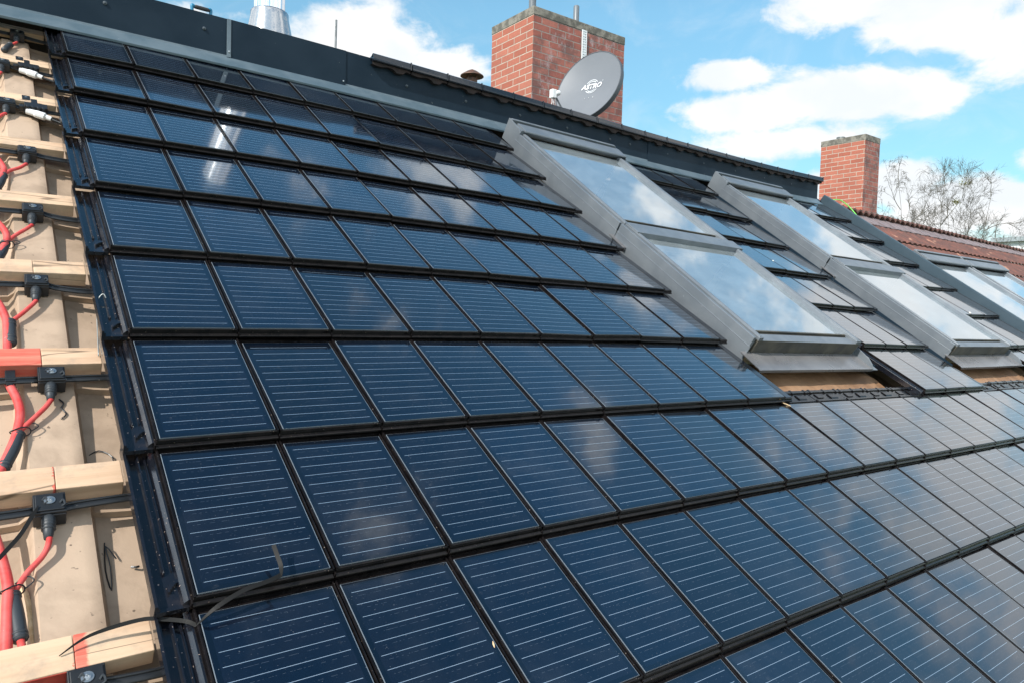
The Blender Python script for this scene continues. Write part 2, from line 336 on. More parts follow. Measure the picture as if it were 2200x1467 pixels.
M_lead = pbr('grey_apron_sheet', (.17, .165, .17), .28, metal=.35, col2=(.24, .235, .24), nscale=3, rvar=.08, bump=.08, bscale=5, bdist=.01)
M_reveal = pbr('white_reveal', (.78, .80, .79), .6)
M_floor = pbr('room_floor', (.18, .13, .09), .6)
M_cable = pbr('black_rubber_cable', (.013, .015, .018), .38, spec=.5, speck=(150, .74, (.2, .18, .15)), rvar=.08)
M_rib = pbr('grey_black_sleeve', (.030, .036, .043), .5, speck=(120, .72, (.2, .18, .16)))
M_red = pbr('red_cable_sheath', (.60, .055, .050), .45, col2=(.62, .10, .09), nscale=25, rvar=.08, speck=(120, .74, (.7, .4, .36)))
M_chrome = pbr('stainless_steel', (.80, .81, .83), .13, metal=1.0, bump=.05, bscale=3, bdist=.02, rvar=.03)
M_screw = pbr('zinc_screw', (.55, .57, .58), .3, metal=.9)
M_fscrew = pbr('painted_screw', (.05, .065, .08), .35)
M_whitepl = pbr('white_plastic', (.68, .69, .70), .4)
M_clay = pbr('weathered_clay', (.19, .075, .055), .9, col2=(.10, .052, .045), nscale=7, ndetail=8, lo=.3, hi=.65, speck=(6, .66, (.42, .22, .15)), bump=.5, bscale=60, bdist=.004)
M_claydk = pbr('dark_clay_edge', (.085, .05, .042), .95, col2=(.16, .085, .065), nscale=25, bump=.5, bscale=90, bdist=.003)  # darker clay on the tile edges and undersides
M_redwall = pbr('red_painted_band', (.30, .055, .05), .5, col2=(.20, .05, .048), nscale=6, ndetail=7)
M_lstrip = pbr('mossy_lead_strip', (.25, .20, .205), .6, col2=(.15, .115, .115), nscale=9, ndetail=7, mp=(3, 1, 1))
M_under = pbr('eave_underside', (.016, .010, .009), .8, col2=(.03, .016, .013), nscale=30)
M_conc = pbr('chimney_concrete', (.23, .215, .185), .95, col2=(.11, .105, .09), nscale=9, ndetail=9, lo=.4, hi=.6, speck=(45, .66, (.05, .05, .045)), bump=.7, bscale=50, bdist=.006)
M_dish = pbr('dish_grey', (.155, .168, .19), .45, spec=.3, col2=(.165, .178, .20), nscale=3)
M_dishrim = pbr('dish_rim_grey', (.075, .085, .10), .45)
M_logo = pbr('logo_white', (.75, .77, .80), .5)
M_pvc = pbr('grey_pvc', (.13, .15, .17), .4)
M_galv = pbr('galvanised_steel', (.30, .32, .32), .45, metal=.6, col2=(.2, .21, .21), nscale=20)
M_perf = pbr('perforated_strip', (.70, .74, .76), .5, metal=.1)
M_blue = pbr('blue_plastic', (.012, .19, .34), .4); M_grip = pbr('dark_rubber_grip', (.045, .042, .042), .6)
M_cowl = pbr('rusty_cowl', (.075, .055, .045), .6, metal=.4, col2=(.17, .08, .05), nscale=30)
M_green = pbr('green_wire', (.16, .62, .10), .4)
M_strap = pbr('black_strap', (.006, .006, .006), .6, spec=.25)
M_chip = pbr('fresh_wood_chip', (.66, .49, .30), .7, col2=(.5, .33, .17), nscale=60, mp=(.2, 1, 1))
M_drop = pbr('bird_dropping', (.70, .70, .66), .8)
M_bark = pbr('bare_bark', (.075, .065, .055), .9, col2=(.11, .10, .07), nscale=6)
M_mist = pbr('mistletoe_leaf', (.20, .19, .035), .7, col2=(.12, .13, .03), nscale=8)
M_plaster = pbr('cream_render', (.55, .50, .42), .9, col2=(.48, .44, .37), nscale=2, bump=.2, bscale=60)
M_pale = pbr('pale_cladding', (.70, .73, .75), .6, col2=(.62, .65, .67), nscale=1.5)
M_greycap = pbr('grey_coping', (.28, .32, .34), .5)
M_mem = pbr('brown_membrane', (.36, .215, .125), .5, col2=(.24, .135, .075), nscale=6, ndetail=8, bump=.5, bscale=9, bdist=.02, rvar=.15)
M_wood = mat_wood('spruce_lath')
M_grass = pbr('grass', (.05, .085, .025), .95, col2=(.08, .10, .04), nscale=.6)

# ------------------------------------------------------------------ setting: ground and the house under the roof
g = MB(); g.quad((-400, -400, -7), (600, -400, -7), (600, 600, -7), (-400, 600, -7)); tag(g.build('ground', M_grass), None, kind='structure')
house = thing('house', 'cream rendered house whose roof carries the black solar tiles', 'house', (3, 3, -7))
b = MB(); e = W(8, -6.2, -.5); bk = 6.6
b.box(-2.2, 6.0, e.y+.25, bk, -7, e.z-.02); b.build('wall', M_plaster, house)
b = MB(); r0 = W(8, 6.8, -.75)
for X in (-2.18, 5.9):   # gable infill
    b.prof([(e.y+.26, e.z-.03), (r0.y, r0.z), (r0.y+.05, r0.z+.1), (bk-.05, r0.z-1.45), (bk-.05, e.z-.03)], X, X+.08)
b.build('gable', M_plaster, house)
# rear slope, falling away behind the ridge
b = MB(); f7 = WF(7.0)
def rear(u, d, h=0): p = f7(u, 0, .44 + h); return p + Vector((0, d*.86, -d*.3))
for k in range(17):
    u0, u1 = -9+k*2.0, min(-9+(k+1)*2.0, 24.8)
    b.quad(rear(u0, .1), rear(u1, .1), rear(u1, 5.1), rear(u0, 5.1)); b.quad(rear(u0, .1, -.15), rear(u1, .1, -.15), rear(u1, 5.1, -.15), rear(u0, 5.1, -.15))
b.build('rear_roof', M_under, house)

# ------------------------------------------------------------------ tan sheet roof under the laths
WIN = [(9.25, 13.2, .78, 6.62), (17.6, 21.5, .78, 6.62)]
def prof_h(u):
    x = ((u + .9) % 1.31)
    if x < .02: return -.385 + (x/.02)*.085*.6
    if x < .05: return -.335 + (x-.02)/.03*.035
    if x < .42: return -.30
    if x < .455: return -.30 - (x-.42)/.035*.052
    t_ = (x-.455)/(1.31-.455); return -.352 - .018*math.sin(t_*math.pi) - .015*t_
def deck_z(u, fv):
    h = prof_h(u); w = min(1, max(0, (-.31-h)/.05)); return h - .040*w*fv
b = MB(); us = []; u = -9.0
while u < 25.3:
    us.append(u); x = (u+.9) % 1.31; u += .012 if (x > 1.29 or x < .06 or .40 < x < .47) else .045
us.append(25.3)
rows = []
for r in range(-7, 8):
    off = .86
    for k, fv in enumerate((0.0, .25, .5, .75, 1.0)): rows.append((r-1+off+fv*.998, fv))
idx = {}
def dv(i, j):
    if (i, j) not in idx:
        v_, fv = rows[j]; u_ = us[i]; wob = .012*math.sin(u_*7.5)*(1 if fv in (0., 1.) else 0)
        idx[(i, j)] = len(b.v); b.v.append(Vector((u_, min(v_, 6.98)+wob*0, deck_z(u_, fv))))
    return idx[(i, j)]
for i in range(len(us)-1):
    for j in range(len(rows)-1):
        um, vm = (us[i]+us[i+1])/2, (rows[j][0]+rows[j+1][0])/2
        if vm > 6.98 or any(a+.3 < um < c-.3 and d+.25 < vm < e_-.3 for a, c, d, e_ in WIN): continue
        b.f.append((dv(i, j), dv(i+1, j), dv(i+1, j+1), dv(i, j+1))); b.m.append(0)
deck = b.build('roof_sheet', M_deck, fn=W, auto=35)
tag(deck, 'tan coated profiled roof sheet lying under the laths and solar tiles', 'roof sheet')

# ------------------------------------------------------------------ laths (battens)
def batten(u0, u1, v, label, mat=M_wood, dn=0.0, kn=0.0):
    b = MB(); n = max(1, int((u1-u0)/.5)); b.box(u0, u1, v-.09, v+.07, -.298, -.20+dn, n=n)
    o = b.build('wooden_batten', mat, fn=W, bevel=.0015)
    return tag(o, label, 'batten', 'wooden battens across the tan roof')
RED = (.56, .075, .05)
def paintmat(name, u0, u1, a, c_):      # paint between roof columns a and c_ on a lath running u0..u1
    cx = (u0+u1)/2*CW; return mat_wood(name, (a*CW-cx, c_*CW-cx, RED))
BL = {7: 'top pale batten close under the dark ridge flashing', 6: 'second batten from the ridge, behind the upper grey plug connector', 5: 'third batten from the ridge, behind the lower grey plug connector',
      4: 'fourth pale batten down from the ridge flashing', 3: 'fifth batten from the ridge, with plain cream top'}
for j, lb in BL.items(): batten(-7, -.246, j, lb)
batten(-7, -.716, 2, 'left length of the sixth batten, with two dark knots on top'); batten(-.712, -.246, 2, 'right length of the sixth batten, running under the tiles')
batten(-7, -.716, 1, 'left length of the seventh batten, its end painted red', paintmat('spruce_lath_red_end', -7, -.716, -8, 0)); batten(-.712, -.246, 1, 'right length of the seventh batten, unpainted beside the red one')
batten(-7, -.702, 0, 'left length of the eighth batten, ending at a red sawn joint', paintmat('spruce_lath_red_tip', -7, -.702, -.712, 0)); batten(-.698, -.246, 0, 'right length of the eighth batten, starting at a red sawn joint')
batten(-7, -.690, -1, 'bottom left batten with a dark red front edge', paintmat('spruce_lath_plain_red', -7, -.690, -.69, 0)); batten(-.686, -.246, -1, 'bottom right batten with a red sprayed band at its end', paintmat('spruce_lath_red_band', -.686, -.246, -1, -.62))
for j in (-2, -3, -4, -5): batten(-7, -.246, j, 'pale batten number %s below the frame edge' % {-2: 'one', -3: 'two', -4: 'three', -5: 'four'}[j])
b = MB(); b.quad((-7, -1.0925, -.296), (-.70, -1.0925, -.296), (-.70, -1.0925, -.205), (-7, -1.0925, -.205)); b.box(-7, -.70, -1.0935, -1.0905, -.296, -.206, n=10)
fb = [o for o in bpy.data.objects if o.get('label', '').startswith('bottom left batten')][0]
pb = MB(); pb.box(-7, -.70, -1.0935, -1.0905, -.296, -.206, n=10); pf = pb.build('painted_edge', pbr('dark_red_paint', (.33, .028, .022), .6, col2=(.42, .05, .03), nscale=30), parent=fb, fn=W)

# ------------------------------------------------------------------ solar roof tiles
K = .070                                              # fall of each tile towards its head
def tl(x, y, n): return Vector((x*CW, y*UN, (n - K*y)*UN))   # local tile coordinates: x in columns, y in courses
def body_mesh(ext):
    b = MB(); x0, x1 = -.026, (.958 if not ext else .945)
    pr = [(1.15, -.014), (.006, -.012), (-.004, -.004), (-.010, -.007), (-.012, -.013), (-.013, -.036), (-.027, -.040), (-.031, -.044), (-.031, -.054), (-.026, -.061), (0.0, -.064), (.05, -.062), (1.15, -.055)]
    b.prof(pr, x0, x1)
    b.box(x0, x0+.016, -.010, 1.0, -.014, .003); b.box(x1-.012, x1, -.010, 1.0, -.014, .002)   # rims beside the glass
    b.box(x0-.012, x0+.001, -.024, 1.0, -.060, -.025)
    b.box(x0, x1, .975, 1.0, -.03, -.004); b.box(x0, x1, 1.125, 1.165, -.05, .0)                                                  # head rail
    for kx in (.06, .5, .9): b.box(kx, kx+.05, 1.115, 1.175, -.02, .004)
    b.box(.52, .74, 1.005, 1.10, -.014, -.002, tp=.02)
    b.box(.12, .30, 1.03, 1.10, -.014, -.004)
    if ext:                                                                                   # tile that ends a course: plain side flange
        b.prof([(1.15, -.018), (.0, -.016), (-.010, -.024), (-.010, -.038), (-.026, -.042), (-.026, -.056), (.0, -.064), (1.15, -.055)], .955, 1.16)
    b.v = [tl(*v) for v in b.v]; return b
def chan_mesh():
    b = MB()
    b.box(-.255, -.235, -.01, 1.07, -.085, -.022); b.box(-.235, -.22, -.01, 1.07, -.085, -.038)
    b.box(-.22, -.035, -.012, 1.07, -.085, -.066)
    b.prof([(-.165, -.067), (-.157, -.042), (-.147, -.042), (-.139, -.067)], .2, .995, axis=1); b.blob((-.152, .2, -.060), (.012, .02, .018))
    b.prof([(-.085, -.067), (-.075, -.044), (-.05, -.027), (-.034, -.027), (-.034, -.08), (-.085, -.08)], .0, .998, axis=1)
    b.prof([(-.105, -.067), (-.1, -.056), (-.094, -.056), (-.089, -.067)], .2, .998, axis=1)
    arc = [(-.15 + .11*t_, .085 + .045*math.sin(t_*2.4), -.080) for t_ in [k/8 for k in range(9)]]
    for p, q in zip(arc, arc[1:]): b.prof([(p[0], -.08), (p[0], -.048), (q[0], -.048), (q[0], -.08)], min(p[1], q[1])-.006, max(p[1], q[1])+.014, axis=1)
    b.box(-.245, -.04, -.016, .004, -.085, -.058)
    b.v = [tl(*v) for v in b.v]; return b
gb = MB(); gb.box(0, .932, .002, .945, -.012, 0.0); gb.v = [tl(*v) for v in gb.v]
PROTO = {}
def make_tile(kind):
    r = thing('solar_tile', '', 'solar tile')
    body_mesh(kind == 'end').build('tile_body', M_black, parent=r, mw=Matrix.Identity(4), bevel=.0007)
    gb.build('solar_glass', M_glass, parent=r, mw=Matrix.Identity(4), bevel=.0009)
    if kind == 'start': chan_mesh().build('interlock_channel', M_chan, parent=r, mw=Matrix.Identity(4), bevel=.0007)
    if kind == 'end':
        b = MB(); b.box(.962, 1.15, .004, 1.12, -.0175, -.0145); b.v = [tl(*v) for v in b.v]; b.build('side_flange', M_side, parent=r, mw=Matrix.Identity(4))
    return r
def copy_tree(o, parent=None):
    c = o.copy(); COL.objects.link(c); c.parent = parent
    if parent is not None: c.matrix_parent_inverse = Matrix.Identity(4)
    for ch in o.children: copy_tree(ch, c)
    return c
USED = {}
bpy.context.view_layer.update()
def place_tile(kind, i, j, label, group):
    if kind not in PROTO:
        PROTO[kind] = make_tile(kind); r = PROTO[kind]; bpy.context.view_layer.update()
    else: r = copy_tree(PROTO[kind])
    M = FR(i, j, 0.0); rx, ry, rz = (random.gauss(0, .006), random.gauss(0, .006), random.gauss(0, .002))
    r.matrix_world = M @ Matrix.Rotation(rx, 4, 'X') @ Matrix.Rotation(ry, 4, 'Y') @ Matrix.Rotation(rz, 4, 'Z')
    r['label'] = label; r['group'] = group; return r
GT = 'black solar tiles laid in courses'
for j in range(7, -5, -1):
    cs = ORD[8-j]
    for i in range(0, 9 if j >= 0 else 25):
        kind = 'start' if i == 0 else ('end' if (i == 8 and j >= 0) or i == 24 else 'mid')
        if j >= 0: lb = 'solar tile in the %s course below the ridge, %s from the bare left edge' % (cs, ORD[i+1])
        else: lb = 'solar tile in the %s course below the ridge, %s from the left edge' % (cs, ORD[i+1])
        place_tile(kind, i, j, lb, GT)
    if j >= 0:
        for i in (14, 15, 16):
            place_tile({14: 'start', 15: 'mid', 16: 'end'}[i], i, j, 'solar tile between the skylight pairs, %s course below the ridge, %s of three' % (cs, {14: 'left', 15: 'middle', 16: 'right'}[i]), GT)
        for i in (22, 23, 24):
            place_tile({22: 'mid', 23: 'mid', 24: 'end'}[i], i, j, 'solar tile just left of the verge band, %s course down, %s of three' % (cs, {22: 'left', 23: 'middle', 24: 'right'}[i]), GT)

# ------------------------------------------------------------------ ridge upstand
fas = thing('ridge_upstand', 'tall dark blue-grey metal upstand with screws along the ridge', 'ridge flashing', W(8, 7, 0))
for u0, u1 in ((-9, 2.83), (2.83, 5.3), (5.3, 15.2), (15.2, 24.75)):
    b = MB(); b.box(u0+.004, u1+.03, -.012 - (.012 if u0 in (2.83, 15.2) else 0), .06, -.09, .485, n=max(2, int((u1-u0)/1.0)))
    b.build('metal_panel', M_fasc, fas, fn=WF(7.0))
b = MB(); b.box(2.80, 2.88, -.032, -.02, .0, .484); b.build('joint_strip', M_flange, fas, fn=WF(7.0), bevel=.001)
b = MB(); n = 44
for k in range(n):
    u0, u1 = -9+k*(33.75)/n, -9+(k+1)*(33.75)/n
    P = [(7.0, .03), (6.985, .012), (6.74, -.012), (6.735, -.030)]
    for p, q in zip(P, P[1:]): b.quad((u0, p[0], p[1]), (u1, p[0], p[1]), (u1, q[0], q[1]), (u0, q[0], q[1]))
    for p, q in zip(P, P[1:]): b.quad((u0, p[0], p[1]-.008), (u1, p[0], p[1]-.008), (u1, q[0], q[1]-.008), (u0, q[0], q[1]-.008))
b.build('drip_flange', M_flange, fas, fn=W)
for (u, h) in ((.676, .30), (-1.5, .3), (2.376, .29), (6.86, .217), (8.52, .22), (10.23, .226), (11.89, .226), (13.57, .23), (14.41, .234), (16.1, .235), (17.9, .235), (19.6, .235), (21.3, .235), (23, .235)):
    b = MB(); p = WF(7.0)(u, -.016, h); b.lathe([(.0085, 0), (.0085, .0012), (.006, .002), (.006, .0045), (.003, .006), (.0002, .0065)], seg=12)
    b.v = [p + Vector((v.x, -v.z, v.y)) for v in b.v]; b.build('screw', M_fscrew, fas)
for (u, h) in ((2.84, .07), (5.27, .05), (2.99, -.04)):
    b = MB(); p = WF(7.0)(u, -.035, h); b.lathe([(.004, 0), (.004, .002), (.0002, .003)], seg=8); b.v = [p + Vector((v.x, -v.z, v.y)) for v in b.v]; b.build('screw', M_screw, fas)

# eave tiles of the rear slope, overhanging the upstand
def eave_tile(i):
    b = MB(); f = WF(6.86)
    o = thing('ridge_eave_tile', 'dark overhanging tile on top of the ridge upstand, %s of nineteen from the left' % ORD[i+1], 'roof tile', f(5.88+i, 0, .5), group='overhanging tiles along the ridge')
    u0 = 5.92 + i
    b.prof([(-.012, .535), (-.004, .60), (.02, .612), (.05, .60), (.05, .50), (.0, .50), (-.014, .512)], u0, u0+.972); b.box(u0, u0+.972, .012, 1.9, .555, .600); b.box(u0+.94, u0+.972, -.018, .0, .50, .614)
    def f2(a, bb, c): return f(a, bb, c - .28*max(0, bb-.05))
    b.build('top_slab', M_side, o, fn=f2, bevel=.001)
    b = MB(); n = 16
    def hh(t): return .475 - .028*abs(math.sin(t*math.pi*2+.5)) - (.03 if .62 < t < .85 else 0)
    for k in range(n):
        a0, a1 = k/n, (k+1)/n; A, B = u0+a0*.97, u0+a1*.97
        for (p, q) in (((.03, .545), (.03, None)), ((.03, None), (.42, None))):
            if q[1] is None and p[1] is not None: b.quad((A, .03, .545), (B, .03, .545), (B, .03, hh(a1)), (A, .03, hh(a0)))
            else: b.quad((A, .03, hh(a0)), (B, .03, hh(a1)), (B, .5, hh(a1)), (A, .5, hh(a0)))
    b.build('profiled_underside', M_under, o, fn=f)
for i in range(19): eave_tile(i)

# ------------------------------------------------------------------ skylights
def skylight(u0, u1, v0, v1, nb, nt, label, top=True, apron=True, extra_left=True, ur=None):
    o = thing('skylight', label, 'skylight', W((u0+u1)/2, v0, nb), group='grey framed roof skylights')
    A, B = u0+.235, u1-.25
    # side frames
    ve = v1-.34 if top else v1-.03
    for s_, (a0, a1, c0, c1) in enumerate(((u0, u0+.07, u0+.115, A), (u1-.07, u1, B, u1-.115))):
        b = MB(); b.box(a0+.02, max(a0+.03, c0 if s_ == 0 else a1-.02) + (.01 if s_ == 0 else 0), v0+.04, ve, nb-.1, nt-.08) if s_ == 0 else b.box(c1-.01, a0+.02, v0+.04, ve, nb-.1, nt-.08); b.build('gasket', M_seal, o, fn=W)
        b = MB(); b.box(a0, a1, v0+.02, ve, nb-.17, nt-.018, mt=0); b.box(a0-.014 if s_ == 0 else a1, a0 if s_ == 0 else a1+.014, v0+.0, ve, nb-.17, nb+.035); b.box(a0-.02 if s_ == 0 else a1, a0 if s_ == 0 else a1+.02, v0+.0, ve, nb+.028, nb+.036); b.build('flank_flashing', M_alu, o, fn=W, bevel=.0012)
        b = MB(); b.box(c0, c1, v0-.0 , ve, nt-.11, nt-.003, tp=0); b.box(min(c0, c1)+.03, max(c0, c1)-.05, v0+.02, ve-.02, nt-.01, nt+.004)
        b.build('sash_cover', M_alu, o, fn=W, bevel=.002)
    b = MB(); b.box(u0+.02, u1-.02, v0+.04, v0+.1, nb-.1, nt-.06); 
    if top:
        b = MB(); b.prof([(v1-.40, nb-.1), (v1-.40, nt+.01), (v1-.34, nt+.05), (v1+.02, nt+.08), (v1+.02, nb-.1)], u0-.005, u0+.03); b.build('head_end_cap', M_alu, o, fn=W, bevel=.001)
        b = MB(); b.prof([(v1-.40, nb-.1), (v1-.40, nt+.01), (v1-.34, nt+.05), (v1+.0, nt+.06), (v1+.0, nb-.1)], u1-.03, u1+.005); b.build('head_end_cap', M_alu, o, fn=W, bevel=.001)
        b = MB(); b.prof([(v1-.31, nt-.06), (v1-.40, nt+.035), (v1-.39, nt+.055), (v1-.12, nt+.07), (v1-.12, nt-.06)], u0+.14, u1-.02); b.build('head_cover', M_alu, o, fn=W, bevel=.0015)
        b = MB(); b.box(u0+.04, u0+.13, v1-.38, v1-.06, nb-.1, nt+.045); b.build('head_corner', M_alu, o, fn=W, bevel=.0015)
        b = MB(); b.box(u0+.05, u1-.05, v1-.05, v1+.02, nb-.1, nt+.085); b.build('head_rail', M_alu, o, fn=W, bevel=.001)
        b = MB(); b.box(u0+.1, u1-.1, v1-.12, v1-.05, nb-.1, nt+.02); b.build('gasket', M_seal, o, fn=W)
        vt = v1-.40
    else:
        b = MB(); b.box(u0+.12, u1-.02, v1-.30, v1-.06, nt-.06, nt+.018); b.build('head_cover', M_alu, o, fn=W, bevel=.002)
        vt = v1-.30
    # sill
    b = MB(); b.box(A+.0, B-.0, v0+.175, v0+.20, nt-.12, nt-.035); b.build('sill_bead', M_aludark, o, fn=W, bevel=.0008)
    b = MB(); b.box(A, B, v0+.13, v0+.175, nt-.12, nt-.058, mt=0); b.build('gasket', M_seal, o, fn=W)
    if apron:
        b = MB(); b.box(u0+.12, u1-.12, v0+.0, v0+.13, nt-.10, nt-.040); b.build('sill_cover', M_alu, o, fn=W, bevel=.0015)
        b = MB(); b.prof([(v0-.004, nt-.043), (v0+.03, nt-.043), (v0+.04, nb-.045), (v0+.006, nb-.045)], u0+.11, u1-.11); b.build('sill_front', M_aludark, o, fn=W, bevel=.001)
    else:
        b = MB(); b.box(u0+.12, u1-.12, v0+.0, v0+.13, nt-.10, nt-.030); b.build('sill_cover', M_alu, o, fn=W, bevel=.0015)
    p = MB(); p.quad((A-.03, v0+.19, nt-.055), (B+.03, v0+.19, nt-.055), (B+.03, vt+.03, nt-.055), (A-.03, vt+.03, nt-.055)); p.build('glass_pane', M_pane, o, fn=W)
    # reveal and room below
    b = MB(); a, c, d, e_, z0, z1 = A, B, v0+.19, vt, nt-.075, nb-1.15
    q = lambda x, y, z: (x, y, z)
    b.quad(q(a, d, z0), q(a, e_, z0), q(a, e_, z1), q(a, d, z1)); b.quad(q(c, d, z0), q(c, e_, z0), q(c, e_, z1), q(c, d, z1))
    b.quad(q(a, d, z0), q(c, d, z0), q(c, d-.3, z1), q(a, d-.3, z1)); b.quad(q(a, e_, z0), q(c, e_, z0), q(c, e_+.3, z1), q(a, e_+.3, z1))
    b.build('reveal', M_reveal, o, fn=W)
    b = MB(); b.quad((a-1, d-1.5, z1-2), (c+1, d-1.5, z1-2), (c+1, e_+1.5, z1-2), (a-1, e_+1.5, z1-2)); b.build('room_floor', M_floor, o, fn=W)
    if apron:
        b = MB(); ur_ = u1+.05
        P = [(v0+.03, nb-.045), (v0-.05, nb-.050), (v0-.16, nb-.054), (v0-.27, nb-.055), (v0-.295, nb-.060), (v0-.30, nb-.085)]
        for k in range(6):
            x0, x1 = u0-.14+(ur_-u0+.14)*k/6, u0-.14+(ur_-u0+.14)*(k+1)/6
            for p_, q_ in zip(P, P[1:]): b.quad((x0, *p_), (x1, *p_), (x1, *q_), (x0, *q_))
            for p_, q_ in zip(P, P[1:]): b.quad((x0, p_[0], p_[1]-.008), (x1, p_[0], p_[1]-.008), (x1, q_[0], q_[1]-.008), (x0, q_[0], q_[1]-.008))
        b.build('apron_flashing', M_lead, o, fn=W)
        b = MB(); b.prof([(v0+.02, nb-.06), (v0+.02, nb+.045), (v0-.17, nb+.025), (v0-.26, nb-.015), (v0-.30, nb-.06)], ur_-.02, ur_+.005); b.box(ur_-.02, ur_+.22, v0-.30, v0+.02, nb-.085, nb-.07)
        b.build('apron_upturn', M_alu, o, fn=W, bevel=.0008)
    return o
skylight(9.42, 13.15, 3.40, 6.62, 0, .165, 'upper skylight of the near pair, dark eave mirrored in its top')
skylight(9.42, 13.15, .80, 3.42, 0, .165, 'lower skylight of the near pair, blue sky and white reveal in the glass', top=False)
skylight(17.72, 21.45, 3.40, 6.62, 0, .165, 'upper skylight of the second pair, blue reflection fading to cloud')
skylight(17.72, 21.45, .80, 3.42, 0, .165, 'lower skylight of the second pair, glass almost all white', top=False)
skylight(26.35, 30.2, 1.55, 4.62, -.22, -.02, 'left skylight of the far side-by-side pair beyond the grey verge band')
skylight(30.25, 34.1, 1.55, 4.62, -.22, -.02, 'right skylight of the far side-by-side pair, cut off by the frame edge')
# side gutters beside the skylights
b = MB()
for (ua, ub) in ((13.2, 13.72), (17.2, 17.58), (21.5, 21.97)):
    g_ = MB(); g_.box(ua, ub, .62, 6.7, -.20, -.175); g_.box(ua+.02, ua+.045, .62, 6.7, -.18, -.10); g_.box(ub-.05, ub-.02, .62, 6.7, -.18, -.10)
    o = g_.build('side_gutter', M_fasc, fn=W); side = {13.2: 'right of the near skylight pair', 17.2: 'left of the second skylight pair', 21.5: 'right of the second skylight pair'}[ua]
    tag(o, 'narrow grey metal gutter running down the roof, %s' % side, 'gutter', 'metal gutters beside the skylights')
# brown membrane below the aprons
for (ua, ub, lb) in ((9.2, 13.75, 'brown membrane in the gap below the near skylight pair'), (17.2, 21.9, 'orange-brown membrane in the gap below the second skylight pair')):
    b = MB(); n = 40; pr = [(.92, -.285), (.72, -.283), (.55, -.276), (.42, -.270), (.30, -.262), (.18, -.258), (.05, -.255)]
    for k in range(n+1):
        u = ua+(ub-ua)*k/n
        for q_, (v, nn) in enumerate(pr):
            w = mnoise.noise(Vector((u*1.3, v*5, 3))) + .5*mnoise.noise(Vector((u*5, v*9, 7))) ; c_ = max(0, (u-(ub-.9))/.9)
            b.v.append(Vector((u, v + .02*w, nn + .018*w*(1 if q_ > 1 else .3) + c_*.05*mnoise.noise(Vector((u*9, v*14, 1))))))
    L = len(pr)
    for k in range(n):
        for q_ in range(L-1): a = k*L+q_; b.f.append((a, a+L, a+L+1, a+1)); b.m.append(0)
    tag(b.build('roof_membrane', M_mem, fn=W, smooth=True), lb, 'membrane', 'brown membranes under the skylights')

# ------------------------------------------------------------------ verge band between the two houses
b = MB(); n = 26
for k in range(n):
    v0, v1 = -6+k*13.05/n, -6+(k+1)*13.05/n
    P = [(25.12, -.14), (25.20, -.13), (25.24, .115), (25.27, .13), (25.62, .10), (25.66, -.5)]
    for p, q in zip(P, P[1:]): b.quad((p[0], v0, p[1]), (p[0], v1, p[1]), (q[0], v1, q[1]), (q[0], v0, q[1]))
vb = b.build('verge_band', pbr('verge_blue_grey', (.028, .050, .068), .45, spec=.4, col2=(.036, .06, .08), nscale=4, rvar=.05), fn=W); tag(vb, 'long dark blue-grey metal band running down between the two roofs', 'verge flashing')

# ------------------------------------------------------------------ neighbour's red roof
nb_ = thing('neighbour_roof', 'old red clay roof with scalloped tile edges beyond the dark verge band', 'roof', W(30, 0, -.4))
def nn0(u): return -.15 - .007*(u-26)
WV = .46
def wave(u): return .045*abs(math.sin(math.pi*(u/WV)))
b = MB(); steps = int((48-25.6)/.046)
crs = [6.42, 5.5, 4.5, 3.5, 2.5, 1.5, .5, -.5, -1.5, -2.5, -3.5, -4.5, -5.5]
for vt, vb_ in zip(crs, crs[1:]):
    base = len(b.v)
    for k in range(steps+1):
        u = 25.6+k*.046; w = wave(u); ji = .008*mnoise.noise(Vector((u*2.2, vt*3, 0)))
        for (v, z) in ((vt+.03, -.045+w*.8), (vb_+.05, w+.0), (vb_+ji, w+.0), (vb_+ji+.004, w-.028), (vb_+ji+.05, w-.03)): b.v.append(Vector((u, v, nn0(u)+z)))
    for k in range(steps):
        for q in range(4):
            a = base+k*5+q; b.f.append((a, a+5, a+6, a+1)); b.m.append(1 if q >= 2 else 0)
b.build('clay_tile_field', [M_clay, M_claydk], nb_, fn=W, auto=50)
b = MB()
for k in range(24):
    u0, u1 = 25.7+k*.93, 25.7+(k+1)*.93
    h0 = lambda u: -.03-.0115*(u-26.2)
    b.quad((u0, .06, h0(u0)+.01), (u1, .06, h0(u1)+.01), (u1, -.0, h0(u1)-.42), (u0, -.0, h0(u0)-.42))
b.build('painted_band', M_redwall, nb_, fn=WF(7.0))
b = MB()
for k in range(48):
    u0 = 25.7+k*.465; w = .465
    b.box(u0+.01, u0+w, 6.36, 6.98, nn0(u0)-.03, nn0(u0)+.005+.012*(k % 2))
b.build('lead_strip', M_lstrip, nb_, fn=W)
for uu in (30.7, 39.4):
    b = MB(); f = WF(6.98); b.tube([f(uu, 0, -.10-.0115*(uu-26)), f(uu+.02, -.02, -.25-.0115*(uu-26)), f(uu+.3, -.12, -.42-.0115*(uu-26))], .004, 6); b.build('band_joint', M_seal, nb_)
b = MB(); base = 0; f = WF(6.86); steps = int((48-25.75)/.046)
for k in range(steps+1):
    u = 25.75+k*.046; h = .0-.0115*(u-26.2); w = .085*abs(math.sin(math.pi*u/WV)); 
    for (d, z) in ((1.6, -.42+w), (.0, .0+w-.06), (.0, w-.11), (.03, w-.115), (.5, w-.10)): b.v.append(Vector((u, d, h+z)))
for k in range(steps):
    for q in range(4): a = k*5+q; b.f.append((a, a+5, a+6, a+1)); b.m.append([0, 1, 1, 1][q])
b.build('rear_eave_tiles', [M_clay, M_claydk], nb_, fn=f, auto=50)
